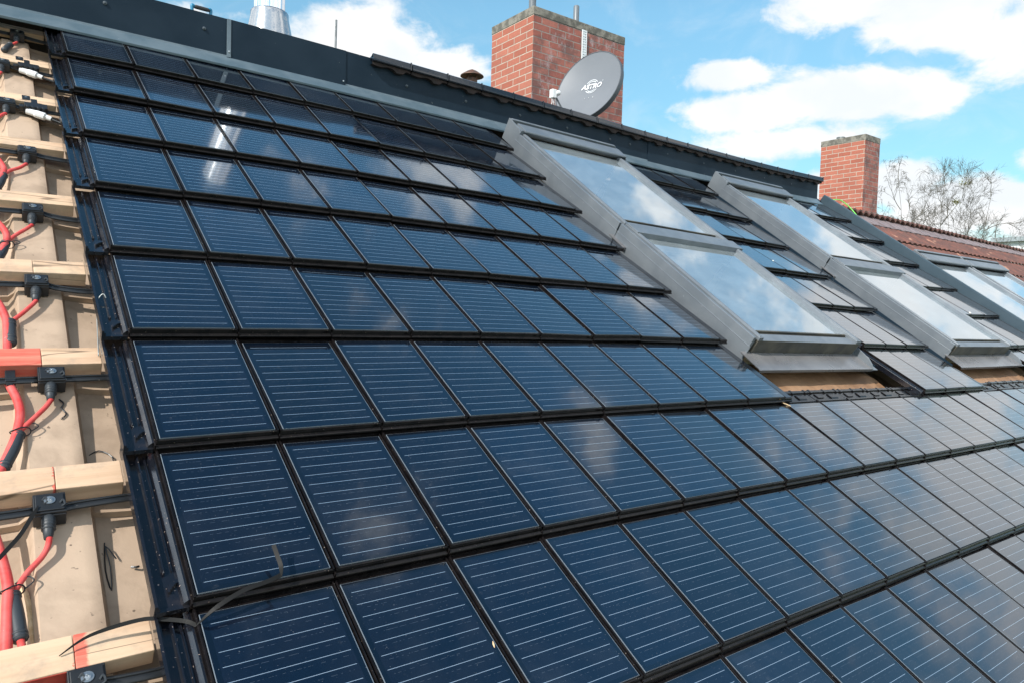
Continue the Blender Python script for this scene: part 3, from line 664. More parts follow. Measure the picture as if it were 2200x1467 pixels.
nh = MB(); nh.box(5.95, 11.4, e.y+.3, 6.4, -7, e.z-.25); nhw = nh.build('neighbour_house_wall', M_plaster); tag(nhw, 'cream rendered neighbouring house wall under the red roof', 'house')
# green wire on the red roof
f = WF(6.9); b = MB(); pts = [W(25.9, 7.0, .06), W(26.3, 6.95, .10), W(26.55, 6.75, .05), W(26.6, 6.5, -.02), W(26.4, 6.2, -.06)]
def spl(P, n=6):
    P = [Vector(p) for p in P]; out = []
    for k in range(len(P)-1):
        p0, p1, p2, p3 = P[max(k-1, 0)], P[k], P[k+1], P[min(k+2, len(P)-1)]
        for q in range(n):
            t = q/n; out.append(.5*((2*p1)+(p2-p0)*t+(2*p0-5*p1+4*p2-p3)*t*t+(3*p1-p0-3*p2+p3)*t**3))
    return out+[P[-1]]
b.tube(spl(pts), .0045, 8); tag(b.build('green_cable', M_green, smooth=True), 'bright green cable looping over the red tile edge', 'cable')

# ------------------------------------------------------------------ wiring on the tan roof
def BB(i, j, u, v, w=.205, clipmark=True):
    cs = ORD[8-j] if j >= -1 else ''
    o = thing('junction_box', 'black junction box with silver screw below the %s batten from the ridge' % cs, 'junction box', W(u, v, -.3), group='junction boxes along the flat cables')
    b = MB(); b.box(u, u+w, v-.125, v, -.29, -.20); b.box(u+.012, u+w-.012, v-.115, v-.01, -.20, -.192); b.box(u+.0, u+w, v-.130, v-.085, -.29, -.215)
    b.build('box_body', M_cable, o, fn=W, bevel=.0018)
    c = W(u+w/2, v-.055, -.190); fr = FR(u+w/2, v-.055, -.190)
    b = MB(); b.lathe([(.0085, 0), (.0085, .001), (.0045, .0012), (.0045, .003), (.002, .0035), (.0018, .001), (.0001, .001)], seg=16); b.v = [fr @ v_ for v_ in b.v]; b.build('screw', M_screw, o, smooth=False)
    uu = u+w/2-.01; b = MB(); pts = [W(uu, v-.11, -.235), W(uu, v-.15, -.245), W(uu-.005, v-.19, -.252), W(uu-.01, v-.235, -.256)]
    b.tube(pts, [.0105, .0105, .0085, .0065], 12)
    for k in range(3): p = pts[1].lerp(pts[2], k*.4); b.tube([p, p+(pts[2]-pts[1])*.12], .0108, 12)
    b.build('cable_gland', M_rib, o, smooth=True)
    for (dx, dy) in ((.28, .3), (.8, .62)):
        b = MB(); sgx = u+w*dx; sgy = v-.125*(.2+.7*dy); b.tube(spl([W(sgx, sgy, -.19), W(sgx+.02, sgy+.012, -.182), W(sgx+.03, sgy-.012, -.186), W(sgx+.01, sgy-.02, -.19)], 3), .0016, 5); b.build('clip_burr', M_rib, o)
    return uu, v-.235
boxes = {-1: (-.737, -1.09), 0: (-.850, -.112), 1: (-.752, .890), 2: (-.795, 1.885), 3: (-.765, 2.890), 4: (-.762, 3.920), 5: (-.945, 4.925), 6: (-.975, 5.945), 7: (-.735, 6.94)}
gl = {}
for j, (u, v) in boxes.items(): gl[j] = BB(0, j, u, v)
# flat cables: one length each side of the box belongs to one cable thing
sagR = {-1: .01, 0: -.025, 1: -.012, 2: .05, 3: .055, 4: .03, 5: .015, 6: .04, 7: .03}
for j, (u, v) in boxes.items():
    b = MB(); vc = v-.065; s_ = sagR[j]
    L = spl([W(-7, j-.17, -.24), W(-3, j-.18, -.25), W(-1.25, vc-.01, -.24), W(u+.01, vc, -.245)], 5)
    R = spl([W(u+.195, vc, -.245), W(u+.30, vc-s_*.5, -.25), W(-.22, vc-s_, -.255), W(.1, vc-s_*.8, -.26)], 5)
    for P in (L, R):
        b.tube(P, .0095, 10, flat=.42, up=FR(0, j).col[2].to_3d()); b.tube([p+FR(0, j).col[2].to_3d()*.0042 + FR(0, j).col[1].to_3d()*.003 for p in P], .0028, 6)
    o = b.build('flat_cable', M_cable, smooth=True); tag(o, 'flat black cable running along under the %s batten from the ridge' % ORD[8-j], 'cable', 'flat black cables under the battens')
# red leads, trunk lead and sleeves
red = {0: [(-.768, -.345, -.25), (-.775, -.40, -.25), (-.815, -.45, -.26), (-.905, -.52, -.27), (-.975, -.60, -.28), (-.99, -.63, -.285)],
       1: [(-.667, .65, -.25), (-.706, .60, -.255), (-.79, .52, -.26), (-.874, .45, -.27), (-.905, .41, -.28)],
       2: [(-.70, 1.655, -.25), (-.735, 1.61, -.255), (-.837, 1.50, -.26), (-.925, 1.43, -.27)],
       3: [(-.676, 2.655, -.25), (-.726, 2.60, -.255), (-.853, 2.49, -.265), (-.932, 2.39, -.275)],
       4: [(-.673, 3.69, -.25), (-.749, 3.61, -.26), (-.858, 3.54, -.265), (-.918, 3.46, -.275)],
       5: [(-.857, 4.69, -.25), (-.898, 4.66, -.26), (-.96, 4.60, -.27), (-1.06, 4.55, -.27)],
       6: [(-.885, 5.71, -.25), (-.905, 5.68, -.26), (-.96, 5.64, -.27), (-1.06, 5.6, -.27)],
       7: [(-.64, 6.71, -.25), (-.655, 6.69, -.26), (-.70, 6.64, -.265), (-.735, 6.60, -.27)]}
slv = {0: [(-.986, -.61, -.285), (-.971, -.72, -.28), (-.955, -.85, -.28)], 1: [(-.905, .41, -.275), (-.945, .30, -.275), (-1.02, .16, -.28)], 2: [(-.925, 1.44, -.275), (-.928, 1.21, -.275)],
       3: [(-.932, 2.40, -.275), (-.96, 2.30, -.28), (-1.02, 2.16, -.28)], 4: [(-.918, 3.47, -.275), (-.95, 3.36, -.28), (-1.0, 3.22, -.28)], 7: [(-.735, 6.60, -.265), (-.775, 6.52, -.265), (-.83, 6.40, -.27)]}
for j, P in red.items():
    u_, v_ = gl[j]; P = [(u_, v_+.01, -.255)] + P[1:] if j not in (0,) else [(u_, v_+.01, -.255)] + P[1:]
    t_ = thing('red_lead', 'thin red lead curving down from the %s junction box' % ORD[8-j], 'cable', W(*P[-1]), group='thin red leads below the boxes')
    b = MB(); b.tube(spl([W(*p) for p in P]), .0047, 10); b.build('red_sheath', M_red, t_, smooth=True)
    if j in slv:
        b = MB(); pts = spl([W(*p) for p in slv[j]], 6); N_ = len(pts); b.tube(pts, [.0092 + .0015*math.sin(k/N_*3) for k in range(N_)], 12)
        for q in (0, 1, N_-3, N_-2): b.tube([pts[q], pts[q]+(pts[q+1]-pts[q])*.5], .0112, 12)
        b.build('heat_shrink_sleeve', M_rib, t_, smooth=True)
        if j == 0:
            b = MB(); b.tube([W(-.955, -.85, -.28), W(-.945, -.89, -.285), W(-.93, -.925, -.29)], .0055, 10); b.build('red_tail', M_red, t_, smooth=True)
trunk = {-1: None, 0: [(-1.10, -.20, -.27), (-1.045, -.40, -.265), (-1.012, -.56, -.265), (-1.018, -.70, -.268), (-1.035, -.95, -.28)], 1: [(-.965, .85, -.27), (-.95, .80, -.262), (-.905, .68, -.262), (-.89, .56, -.265), (-.92, .41, -.268), (-.975, .27, -.27), (-1.06, .10, -.28)],
         2: [(-1.06, 1.72, -.27), (-1.0, 1.60, -.265), (-.96, 1.46, -.265), (-.955, 1.33, -.268), (-.958, 1.1, -.28)], 3: [(-1.04, 2.75, -.27), (-.94, 2.57, -.262), (-.918, 2.45, -.265), (-.95, 2.34, -.268), (-1.03, 2.15, -.28)],
         4: [(-1.02, 3.85, -.27), (-.925, 3.62, -.262), (-.915, 3.52, -.265), (-.95, 3.42, -.268), (-1.02, 3.25, -.28)]}
for j, P in trunk.items():
    if not P: continue
    b = MB(); b.tube(spl([W(*p) for p in P], 7), .0080, 12)
    t_ = thing('red_trunk_cable', 'thick red cable bending down the tan roof below the %s batten' % ORD[8-j], 'cable', W(*P[-1]), group='thick red cables on the tan roof')
    b.build('red_sheath', M_red, t_, smooth=True)
    if j in (0, 1, 3):   # twist of black wire holding the leads together
        q = {0: (-1.0, -.60), 1: (-.905, .42), 3: (-.935, 2.37)}[j]; b = MB(); c = W(q[0]+.01, q[1], -.268)
        fr = FR(*q); ring = [c + fr.col[0].to_3d()*(.0165*math.cos(a))*1.0 + fr.col[2].to_3d()*(.0105*math.sin(a)) + fr.col[1].to_3d()*(.003*math.sin(2*a)) for a in [k*.5 for k in range(15)]]
        b.tube(ring, .0012, 6); b.tube(spl([ring[0], ring[0]+fr.col[0].to_3d()*.012+fr.col[1].to_3d()*.012, ring[0]+fr.col[0].to_3d()*.004+fr.col[1].to_3d()*.022, ring[0]-fr.col[0].to_3d()*.012+fr.col[1].to_3d()*.012]), .0012, 6)
        b.build('wire_tie', M_cable, t_)
b = MB(); b.box(-.985, -.91, .80, .90, -.29, -.225); b.box(-.975, -.93, .78, .82, -.285, -.235); tag(b.build('cable_clamp', M_cable, fn=W, bevel=.001), 'black clamp holding the thick red cable under the seventh batten', 'clamp')
# grey plug connectors
for j, dv_, lb in ((5, 0, 'lower'), (6, 1.04, 'upper')):
    o = thing('plug_connector', '%s black bracket with a pale grey plug and black lead entering the tile edge' % lb, 'connector', W(-.5, 4.85+dv_, -.3), group='grey plug connectors beside the upper tiles')
    du = 0 if j == 5 else -.03
    b = MB(); b.box(-.66+du, -.56+du, 4.95+dv_, 5.05+dv_, -.215, -.195); b.box(-.56+du, -.47+du, 4.86+dv_, 5.0+dv_, -.26, -.20); b.build('mounting_tab', M_cable, o, fn=W, bevel=.0015)
    b = MB(); b.box(-.64+du, -.36+du, 4.78+dv_, 4.88+dv_, -.27, -.19); 
    for k in range(4): b.box(-.62+du+k*.065, -.585+du+k*.065, 4.755+dv_, 4.80+dv_, -.25, -.185)
    b.box(-.70+du, -.64+du, 4.80+dv_, 4.86+dv_, -.26, -.21); b.build('clip_body', M_cable, o, fn=W, bevel=.0015)
    b = MB(); b.lathe([(.004, 0), (.004, .001), (.0001, .001)], seg=10); fr = FR(-.61+du, 5.0+dv_, -.193); b.v = [fr @ v_ for v_ in b.v]; b.build('screw', M_screw, o)
    b = MB(); b.tube([W(-.61+du, 4.77+dv_, -.235), W(-.52+du, 4.74+dv_, -.235), W(-.50+du, 4.73+dv_, -.235), W(-.40+du, 4.695+dv_, -.235), W(-.38+du, 4.69+dv_, -.236), W(-.32+du, 4.665+dv_, -.237)], [.0105, .0105, .0125, .0125, .0085, .0075], 10); b.build('grey_plug', M_whitepl, o, smooth=False)
    b = MB(); b.tube(spl([W(-.33+du, 4.665+dv_, -.237), W(-.22, 4.62+dv_, -.24), W(-.12, 4.57+dv_, -.24), W(.1, 4.5+dv_, -.25)]), .0042, 8); b.build('black_lead', M_cable, o, smooth=True)
# straps
def ribbon(P, w, nrm, thick=.0008):
    b = MB(); P = spl(P, 6); n = len(P)
    for k in range(n):
        t = (P[min(k+1, n-1)]-P[max(k-1, 0)]).normalized(); sd = Vector(nrm[0]).lerp(Vector(nrm[1]), k/(n-1)); sd = (sd - t*sd.dot(t)).normalized(); nn = t.cross(sd)*thick
        tw = w*min(1, .15+k/(n-1)*3) if k < n*.33 else w
        for q in (-1, 1): b.v += [P[k]+sd*tw*q/2+nn, P[k]+sd*tw*q/2-nn]
    for k in range(n-1):
        a = 4*k; b.f += [(a, a+4, a+6, a+2), (a+1, a+3, a+7, a+5), (a, a+1, a+5, a+4), (a+2, a+6, a+7, a+3)]; b.m += [0]*4
    return b
f0 = FR(0, -1); U, V, N_ = f0.col[0].to_3d(), f0.col[1].to_3d(), f0.col[2].to_3d()
st = thing('plastic_strap', 'long kinked black plastic strap lying across batten and lowest tiles', 'strap', W(-.1, -1.05, 0))
b = ribbon([W(-.77, -1.02, -.193), W(-.60, -.985, -.15), W(-.33, -.99, -.11), W(-.19, -1.02, -.10), W(-.07, -1.06, -.09), W(-.02, -1.10, -.075)], .006, (V*.7+N_*.7, V*.9+N_*.3)); b.build('strap_length', M_strap, st)
b = ribbon([W(-.03, -1.11, -.07), W(.08, -1.09, .0), W(.27, -1.05, .03), W(.45, -1.03, .035), W(.545, -1.01, .035)], .007, (V+N_*.2, V+N_*.3)); b.build('strap_length', M_strap, st)
b = ribbon([W(.545, -1.02, .03), W(.548, -.98, .06), W(.542, -.93, .07), W(.535, -.87, .08)], .007, (U*.8+N_*.6, U*.9+N_*.4)); b.build('strap_length', M_strap, st)
b = ribbon([W(-.82, -.20, -.185), W(-.87, -.27, -.19), W(-.94, -.36, -.195), W(-1.06, -.47, -.20)], .0065, (V*.6+U*.8, V*.6+U*.8)); tag(b.build('plastic_strap', M_strap), 'short black plastic strap crossing the thick red cable', 'strap')
b = MB(); b.tube(spl([W(-.155, 1.40, -.055), W(-.175, 1.425, -.04), W(-.21, 1.415, -.06), W(-.235, 1.38, -.09), W(-.25, 1.2, -.14), W(-.268, .97, -.19)]), .0014, 6); tag(b.build('wire_hook', M_galv, smooth=True), 'thin grey wire hooked over the left edge channel of a tile', 'wire')
b = MB(); b.tube(spl([W(-.215, .93, -.17), W(-.2, .87, -.18), W(-.21, .84, -.2)]), .0025, 6); b.tube(spl([W(-.195, .95, -.16), W(-.185, .9, -.17), W(-.2, .85, -.2)]), .002, 6); tag(b.build('steel_clip', M_galv), 'small steel clip on the seventh batten beside the tile edge', 'clip')
# twigs, splinters and droppings
def twig(pts, r, lb): b = MB(); b.tube(spl([W(*p) for p in pts], 3), r, 5); tag(b.build('twig', M_cable), lb, 'debris', 'bits of debris on the roof')
twig([(-.42, .30, -.372), (-.34, .33, -.37), (-.25, .27, -.37), (-.26, .16, -.37)], .0013, 'thin bent dark twig in the tan trough above the eighth batten')
twig([(-.60, .70, -.292), (-.57, .66, -.29), (-.59, .62, -.292), (-.56, .57, -.292), (-.60, .53, -.292)], .0016, 'curly black shaving on the tan ridge below the seventh box')
twig([(-.40, -.33, -.37), (-.42, -.50, -.37), (-.40, -.62, -.37), (-.385, -.48, -.37), (-.40, -.36, -.36), (-.34, -.44, -.37)], .0012, 'thin loop of black thread in the tan trough near the bottom')
twig([(-.25, -.50, -.375), (-.22, -.51, -.37), (-.20, -.505, -.375)], .0022, 'small dark leaf fragment beside the lowest tile channel')
b = MB(); b.tube(spl([W(-.93, -.52, -.36), W(-.90, -.6, -.355), W(-.885, -.78, -.35), (W(-.87, -.92, -.35))]), [.004]*18+[.003], 5); tag(b.build('wood_splinter', M_chip), 'long pale splinter lying beside the lowest black sleeve', 'splinter')
def chip(pts, w, lb, mat=M_chip, nm='wood_splinter'):
    b = MB(); P = spl([W(*p) for p in pts], 4); b.tube(P, [w*(1-.6*abs(2*k/(len(P)-1)-1)) for k in range(len(P))], 5, flat=.45); tag(b.build(nm, mat), lb, 'splinter')
chip([(8.90, -.03, -.06), (8.97, -.06, -.065), (9.05, -.095, -.08), (9.13, -.13, -.105)], .010, 'pale forked wood splinter stuck under the last tile edge')
chip([(8.94, -.07, -.075), (9.0, -.11, -.085), (9.06, -.15, -.11)], .006, 'smaller prong of pale wood beside the forked splinter')
chip([(11.0, .30, -.235), (11.2, .26, -.24), (11.5, .23, -.245), (11.9, .22, -.25)], .010, 'pale wood curl on the brown membrane under the near skylights')
chip([(1.90, -1.62, -.03), (1.908, -1.60, -.03), (1.915, -1.585, -.03)], .002, 'tiny pale chip in the joint between two lowest tiles')
def drop(u, v, n, s_, lb): 
    b = MB(); fr = FR(u, v, n); b.blob((0, 0, 0), (s_, s_*.8, s_*.5), 9); b.v = [fr @ q for q in b.v]; tag(b.build('dropping', M_drop, smooth=True), lb, 'debris', 'pale spots on the solar tiles')
drop(14.15, -.575, -.055, .008, 'round white blob on the tile course below the second skylights'); drop(2.45, .62, -.078, .005, 'small pale speck on a tile in the eighth course')
drop(14.98, 3.30, -.02, .010, 'white blob on a tile between the skylight pairs'); drop(23.05, 2.05, .0, .012, 'pale pinkish lump on the tiles beside the verge band')

# ------------------------------------------------------------------ things behind the ridge
fl = thing('metal_flue', 'shiny stainless steel flue with conical collar rising behind the ridge', 'flue', (1.24, 3.30, 1.75))
b = MB(); b.lathe([(.098, -1.0), (.098, 1.45)], (1.24, 3.30, 1.95), 48); b.lathe([(.0982, 1.45), (.105, 1.47), (.001, 1.55)], (1.24, 3.3, 1.95), 48); b.build('pipe', M_chrome, fl, auto=30)
b = MB(); b.lathe([(.100, .175), (.114, .172), (.118, .165), (.119, .135), (.150, -.02), (.16, -.12), (.17, -.3), (.17, -.9)], (1.24, 3.30, 1.95), 40)
for k, v_ in enumerate(b.v):
    a = math.atan2(v_.y-3.3, v_.x-1.24); d = 1+.012*math.sin(a*13+v_.z*9) if v_.z < 2.06 else 1; b.v[k] = Vector((1.24+(v_.x-1.24)*d, 3.3+(v_.y-3.3)*d, v_.z))
b.build('cone_collar', pbr('crumpled_steel', (.50, .495, .49), .2, metal=1.0, bump=.25, bscale=14, bdist=.01), fl, auto=60)
b = MB(); b.tube([(1.515, 2.90, 1.20), (1.527, 2.90, 2.03)], .0068, 10); tag(b.build('threaded_rod', M_galv, smooth=True), 'thin upright steel rod sticking up behind the ridge', 'rod')
ht = thing('hand_float', 'blue hand tool with dark grip standing behind the ridge', 'tool', (.57, 2.21, 1.55))
p0, p1 = Vector((.531, 2.200, 1.624)), Vector((.621, 2.232, 1.635))
b = MB(); b.tube([p0.lerp(p1, .10), p0.lerp(p1, .2), p0.lerp(p1, .8), p0.lerp(p1, .92)], [.0077, .0093, .0093, .0077], 12); b.build('grip', M_grip, ht, smooth=True)
for p in (p0, p1):
    b = MB(); b.tube(spl([p+Vector((0, 0, -.075)), p+Vector((0, 0, -.02)), p+Vector((0, 0, .004)), p0.lerp(p1, .14 if p is p0 else .86)], 4), .0077, 8); b.build('handle_bracket', M_blue, ht, smooth=True)
b = MB(); b.box(p0.x-.03, p1.x+.04, 2.17, 2.27, 1.545, 1.553); b.build('base_plate', M_galv, ht)
vc = thing('vent_cowl', 'small rusty conical vent cowl poking above the ridge tiles', 'vent', (3.34, 4.12, 2.1))
b = MB(); b.lathe([(.001, .055), (.045, .035), (.105, -.004), (.108, -.012), (.10, -.012), (.001, .01)], (3.34, 4.12, 2.375), 20); b.build('cowl_roof', M_cowl, vc, auto=30)
b = MB(); b.lathe([(.05, -1.7), (.05, -.03)], (3.34, 4.12, 2.375), 16); b.build('pipe', M_cowl, vc, smooth=True)
for a in range(4):
    b = MB(); cx, cy = 3.34+.05*math.cos(a*1.57+.4), 4.12+.05*math.sin(a*1.57+.4); b.tube([(cx, cy, 2.33), (cx*1.0, cy, 2.372)], .004, 5); b.build('bracket', M_cowl, vc)

def chimney(x0, y0, zt, wx, wy, zb, cap, label, off):
    o = thing('brick_chimney', label, 'chimney', (x0+wx/2, y0+wy/2, zb))
    me = bpy.data.meshes.new('brick_shaft'); z1 = zt-cap
    vs = [(x0, y0, zb), (x0+wx, y0, zb), (x0+wx, y0+wy, zb), (x0, y0+wy, zb), (x0, y0, z1), (x0+wx, y0, z1), (x0+wx, y0+wy, z1), (x0, y0+wy, z1)]
    c = o.matrix_world.translation; me.from_pydata([tuple(Vector(v)-c) for v in vs], [], [(0, 1, 5, 4), (1, 2, 6, 5), (2, 3, 7, 6), (3, 0, 4, 7), (4, 5, 6, 7)])
    uv = me.uv_layers.new(name='UVMap'); Lp = {0: (0, wx), 1: (wx, wx+wy), 2: (wx+wy, 2*wx+wy), 3: (-wy, 0)}
    for fi, p in enumerate(me.polygons):
        for li, vi in zip(p.loop_indices, p.vertices):
            X, Y, Z = vs[vi]
            s_ = (X-x0) if fi == 0 else (wx+Y-y0) if fi == 1 else (wx+wy+(x0+wx-X)) if fi == 2 else -(Y-y0) if fi == 3 else X
            uv.data[li].uv = (s_+off, Z-z1+10*.0833*20+.003)
    me.materials.append(M_brick); me.materials.append(M_brickw); me.polygons[0].material_index = 1
    s = bpy.data.objects.new('brick_shaft', me); COL.objects.link(s); s.parent = o
    b = MB(); n = 10
    b.box(x0-.006, x0+wx+.006, y0-.006, y0+wy+.006, z1, zt, n=6); b.build('concrete_cap', M_conc, o, bevel=.006)
    return o
M_brick = mat_brick('red_brickwork', False); M_brickw = mat_brick('weathered_brickwork', True)
c1x, c1y, c1z = 4.985, 5.35, 3.84
ch1 = chimney(c1x, c1y, c1z, 1.515, .855, .5, .10, 'large square red brick chimney with stained right face behind the dish', 0.125)
b = MB(); b.tube([(5.17, 5.62, 3.8), (5.17, 5.62, 3.86)], .085, 20); b.tube([(5.17, 5.62, 3.84), (5.17, 5.62, 4.35)], .045, 16); b.build('black_flue_pipe', M_pvc, ch1, smooth=False, auto=30)
b = MB(); b.tube([(5.745, 5.46, 3.75), (5.745, 5.46, 4.065), (5.745, 5.46, 4.075)], [.037, .037, .030], 16); b.build('grey_pipe', M_pvc, ch1, auto=40)
b = MB()
for k in range(34):
    z_ = 3.745-k*.031
    b.box(5.742, 5.755, 5.325, 5.334, z_-.031, z_); b.box(5.805, 5.818, 5.325, 5.334, z_-.031, z_); b.box(5.755, 5.805, 5.325, 5.333, z_-.016, z_)
    b.box(5.776, 5.784, 5.326, 5.332, z_-.031, z_-.010)
b.box(5.742, 5.818, 5.335, 5.339, 2.69, 3.75)
tag(b.build('perforated_strap', M_perf), 'pale perforated metal strap fixed down the large chimney', 'strap')
ch2 = chimney(13.20, 5.57, 3.755, .56, .89, .3, .11, 'slim red brick chimney standing beyond the red tiled roof', 0.02)
b = MB(); b.lathe([(.075, -.05), (.075, .06), (.082, .062), (.082, .075), (.065, .075), (.06, 0)], (13.45, 6.2, 3.76), 20); b.build('flue_pot', M_galv, ch2, auto=40)

# satellite dish
dz = D2R(-104); el_ = D2R(20); nrm = Vector((math.sin(dz)*math.cos(el_), math.cos(dz)*math.cos(el_), math.sin(el_)))
hx = Vector((0, 0, 1)).cross(nrm).normalized(); vy = nrm.cross(hx).normalized()
DM = Matrix((hx, vy, nrm)).transposed().to_4x4(); DM.translation = Vector((5.185, 4.53, 2.715))
dish = thing('satellite_dish', 'grey satellite dish with white logo in front of the large chimney', 'satellite dish', mw=DM)
bpy.context.view_layer.update()
RX, RY = .405, .425
def dz_(x, y): return .16*((x*x)+(y*y))/.17*.17*2.6
b = MB(); nr, ns = 14, 64
for k in range(nr+1):
    r = k/nr
    for q in range(ns): a = 2*math.pi*q/ns; x_, y_ = RX*r*math.cos(a), RY*r*math.sin(a); b.v.append(Vector((x_, y_, dz_(x_, y_))))
for k in range(nr):
    for q in range(ns): a = k*ns+q; c = k*ns+(q+1) % ns; b.f.append((a, c, c+ns, a+ns)); b.m.append(0)
o_ = b.build('reflector', M_dish, dish, mw=Matrix.Identity(4), smooth=True)
b = MB(); L = []
for q in range(ns):
    a = 2*math.pi*q/ns; c_, s_ = math.cos(a), math.sin(a); zz = dz_(RX*c_, RY*s_)
    for (dr, dzz) in ((0, .004), (.008, .004), (.010, -.004), (.010, -.055), (.004, -.058), (-.004, -.008)): b.v.append(Vector(((RX+dr)*c_, (RY+dr)*s_, zz+dzz)))
for q in range(ns):
    for k in range(6): a = q*6+k; c = ((q+1) % ns)*6+k; a2 = q*6+(k+1) % 6; c2 = ((q+1) % ns)*6+(k+1) % 6; b.f.append((a, c, c2, a2)); b.m.append(0)
b.build('rim', M_dishrim, dish, mw=Matrix.Identity(4), auto=40)
# logo: concentric rings with lettering across
def logo_piece(name, verts, faces, par):
    me = bpy.data.meshes.new(name); me.from_pydata(verts, [], faces); me.materials.append(M_logo); o = bpy.data.objects.new(name, me); COL.objects.link(o); o.parent = par; return o
LX, LY = .005, .035
vs, fs = [], []
for r0_, r1_ in ((.060, .066), (.078, .084)):
    i0 = len(vs); A = [k*math.pi*2/72 for k in range(72)]
    for a in A:
        for r in (r0_, r1_): x_, y_ = LX+r*math.cos(a), LY+r*math.sin(a); vs.append((x_, y_, dz_(x_, y_)+.004))
    for k in range(72):
        ym = (r0_+r1_)/2*math.sin(A[k])
        if abs(ym) < .042 and not (r0_ > .06 and False): continue
        k2 = (k+1) % 72; fs.append((i0+2*k, i0+2*k2, i0+2*k2+1, i0+2*k+1))
logo_piece('logo_rings', vs, fs, dish)
cu = bpy.data.curves.new('logo_text', 'FONT'); cu.body = 'ASTRO'; cu.size = .080; cu.offset = .0022; cu.align_x = 'CENTER'; cu.align_y = 'CENTER'; cu.shear = .25; cu.space_character = 1.02
to = bpy.data.objects.new('logo_text_tmp', cu); COL.objects.link(to); bpy.context.view_layer.update()
me = bpy.data.meshes.new_from_object(to.evaluated_get(bpy.context.evaluated_depsgraph_get())); bpy.data.objects.remove(to)
for v in me.vertices:
    x_, y_ = LX+v.co.x*1.0, LY-.003+v.co.y*1.0; v.co = (x_, y_, dz_(x_, y_)+.006)
me.materials.clear(); me.materials.append(M_logo); lo = bpy.data.objects.new('logo_lettering', me); COL.objects.link(lo); lo.parent = dish
vs, fs = [], []
for r0_, r1_ in ((.0035, .0055),):
    for k in range(16):
        a = k*math.pi/8
        for r in (r0_, r1_): x_, y_ = LX+.140+r*math.cos(a), LY+.045+r*math.sin(a); vs.append((x_, y_, dz_(x_, y_)+.006))
    fs = [(2*k, 2*((k+1) % 16), 2*((k+1) % 16)+1, 2*k+1) for k in range(16)]
logo_piece('registered_mark', vs, fs, dish)
for k, xx in enumerate((-.052, 0.0, .052)):
    b = MB(); b.blob((LX+xx, -.115, dz_(LX+xx, -.115)+.004), (.005, .004, .004), 8, jit=.1); b.build('bolt', M_screw, dish, mw=Matrix.Identity(4))
lnb = thing('signal_converter', 'white signal converter head with hanging cables left of the dish', 'converter', (4.655, 4.53, 2.45))
b = MB(); b.box(-.042, .018, -.03, .03, -.02, .075); b.v = [Vector((4.655, 4.53, 2.53))+v for v in b.v]; b.build('housing', M_whitepl, lnb, bevel=.008)
b = MB(); b.tube([(4.668, 4.52, 2.565), (4.70, 4.51, 2.575), (4.715, 4.505, 2.578)], [.026, .030, .022], 16); b.build('feed_horn', M_whitepl, lnb, auto=40)
for k in range(3):
    b = MB(); x_ = 4.628+k*.022; b.tube(spl([(x_, 4.53, 2.515), (x_+.004, 4.53, 2.47), (x_+.006+k*.006, 4.55, 2.42), (x_+.06, 4.6, 2.3)]), .0048, 6); b.build('cable', M_whitepl, lnb, smooth=True)
b = MB(); b.tube([(4.685, 4.53, 2.53), (4.76, 4.50, 2.40), (4.80, 4.49, 2.33)], .010, 8); b.tube([(4.80, 4.49, 2.33), (4.95, 4.7, 2.30), (5.25, 5.36, 2.42)], .018, 10); b.build('support_arm', M_dishrim, lnb)

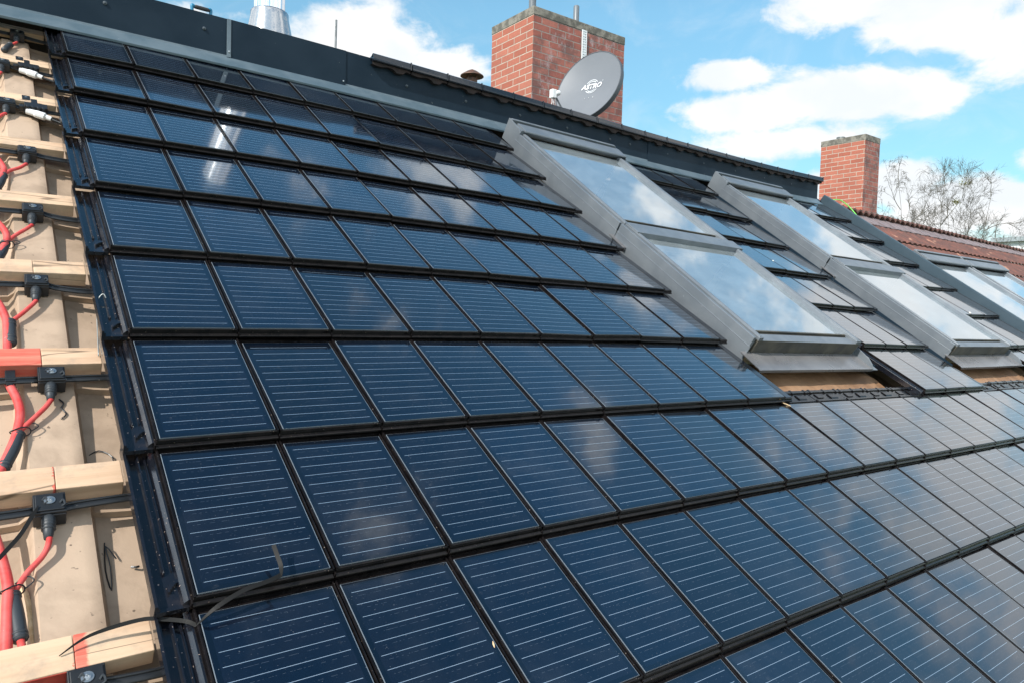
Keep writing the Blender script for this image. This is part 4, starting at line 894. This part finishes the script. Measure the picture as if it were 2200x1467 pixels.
# ------------------------------------------------------------------ trees and the far building
def tree(x, y, ztop, label, seed, lean=(0, 0), spread=1.0, dens=1.0, z0=1.0, weep=0.0):
    rd = random.Random(seed); o = thing('bare_tree', label, 'tree', (x, y, -7), group='bare trees behind the red roof')
    tr = MB(); cr = MB(); H = ztop+7
    pts = [Vector((x, y, -7))]; 
    for k in range(1, 9): pts.append(Vector((x+lean[0]*k/8+rd.gauss(0, .22), y+lean[1]*k/8+rd.gauss(0, .22), -7+H*.93*k/8)))
    tr.tube(spl(pts, 3), [max(.006, .15*(1-k/25)**1.5) for k in range(25)], 7); tr.build('trunk', M_bark, o, smooth=True)
    cnt = [0]
    def br(p, d, L, r, lv):
        cnt[0] += 1; P = [p]; n = 5; q = p.copy(); dd = d.copy()
        for k in range(n):
            dd = (dd + Vector((rd.gauss(0, .14), rd.gauss(0, .14), rd.gauss(.04 if lv < 3 else -weep, .12)))).normalized(); q = q + dd*L/n; P.append(q.copy())
        cr.tube(P, [r*(1-.75*k/n) for k in range(n+1)], 5 if lv < 2 else 3, cap=False)
        if lv >= 4: return
        kids = {0: 6, 1: 5, 2: 5, 3: 3}[lv]
        for k in range(int(kids*dens+.5)):
            t_ = rd.uniform(.25, 1); i_ = min(n-1, int(t_*n)); s0 = P[i_].lerp(P[i_+1], t_*n-i_)
            dl = (P[i_+1]-P[i_]).normalized(); pp = Vector((rd.gauss(0, 1), rd.gauss(0, 1), rd.gauss(0, .6))); pp = (pp - dl*pp.dot(dl)).normalized()
            nd = (dl*rd.uniform(.7, 1.1) + pp*rd.uniform(.45, .9) + Vector((0, 0, .15 - (weep if lv > 1 else 0)))).normalized(); br(s0, nd, L*rd.uniform(.45, .72), max(.0042, r*.48*rd.uniform(.75, 1.1)), lv+1)
    m = int(9*dens)
    for k in range(m):
        t_ = .50+.48*k/m; zz = -7+H*t_*.93
        if zz < z0: continue
        i_ = int(t_*8); s0 = pts[min(i_, 7)].lerp(pts[min(i_+1, 8)], t_*8-i_) ; a = k*2.4+rd.uniform(-.5, .5)
        br(s0, Vector((math.cos(a)*.75*spread, math.sin(a)*.75*spread, rd.uniform(.5, 1.1))).normalized(), rd.uniform(1.1, 1.9)*(1.25-.5*t_)*spread, .036*(1.3-t_), 0)
    br(pts[-1], Vector((0, 0, 1)), .6, .016, 1)
    cr.build('crown', M_bark, o, smooth=True); return o
tree(26.4, 11.36, 6.3, 'weeping bare tree just right of the slim chimney', 3, (.3, 0), 1.0, .85, 1.5, .28)
tree(27.3, 10.9, 5.2, 'low bare tree between the weeping one and the densest one', 8, (-.2, .1), .9, .7, 1.5)
tree(28.0, 10.25, 6.2, 'densest bare tree in the middle, with mistletoe clumps', 5, (.1, 0), 1.15, 1.0, 1.2)
tree(27.2, 9.5, 4.9, 'thin bare tree right of the densest one', 12, (.1, 0), 1.0, .8, 1.2)
tree(26.8, 8.55, 5.35, 'open forked bare tree near the right edge', 21, (.25, 0), 1.0, .72, 1.0)
tree(27.8, 7.75, 3.9, 'lowest bare tree at the right frame edge', 31, (.3, .2), .9, .8, .8)
def mist(c, r, lb):
    b = MB(); rd = random.Random(int(c[0]*100))
    for k in range(150):
        d = Vector((rd.gauss(0, 1), rd.gauss(0, 1), rd.gauss(0, .7))).normalized()*r*rd.uniform(.3, 1); p = Vector(c)+d; a = Vector((rd.gauss(0, 1), rd.gauss(0, 1), rd.gauss(0, 1))).normalized()*.05; q = a.cross(d).normalized()*.016
        b.quad(p, p+a*.5+q, p+a, p+a*.5-q)
    tag(b.build('mistletoe', M_mist), lb, 'mistletoe', 'mistletoe clumps in the bare trees')
mist((28.6, 9.78, 5.30), .26, 'larger yellow-green mistletoe clump high in the bare trees'); mist((28.3, 9.96, 4.60), .17, 'smaller mistletoe clump lower in the bare trees')
fbld = thing('distant_building', 'pale flat-roofed building with grey roof edge at the far right', 'building', (36, 8, -7))
b = MB(); b.box(34.2, 52, -8, 10.6, -7, 3.62); b.build('wall', M_pale, fbld)
b = MB(); b.box(34.0, 52.2, -8.2, 10.8, 3.62, 3.80); b.build('roof_edge', M_greycap, fbld)

S.render.engine = 'CYCLES'
S.cycles.max_bounces = 8; S.cycles.transparent_max_bounces = 12; S.cycles.glossy_bounces = 5
print('objects', len(bpy.data.objects))
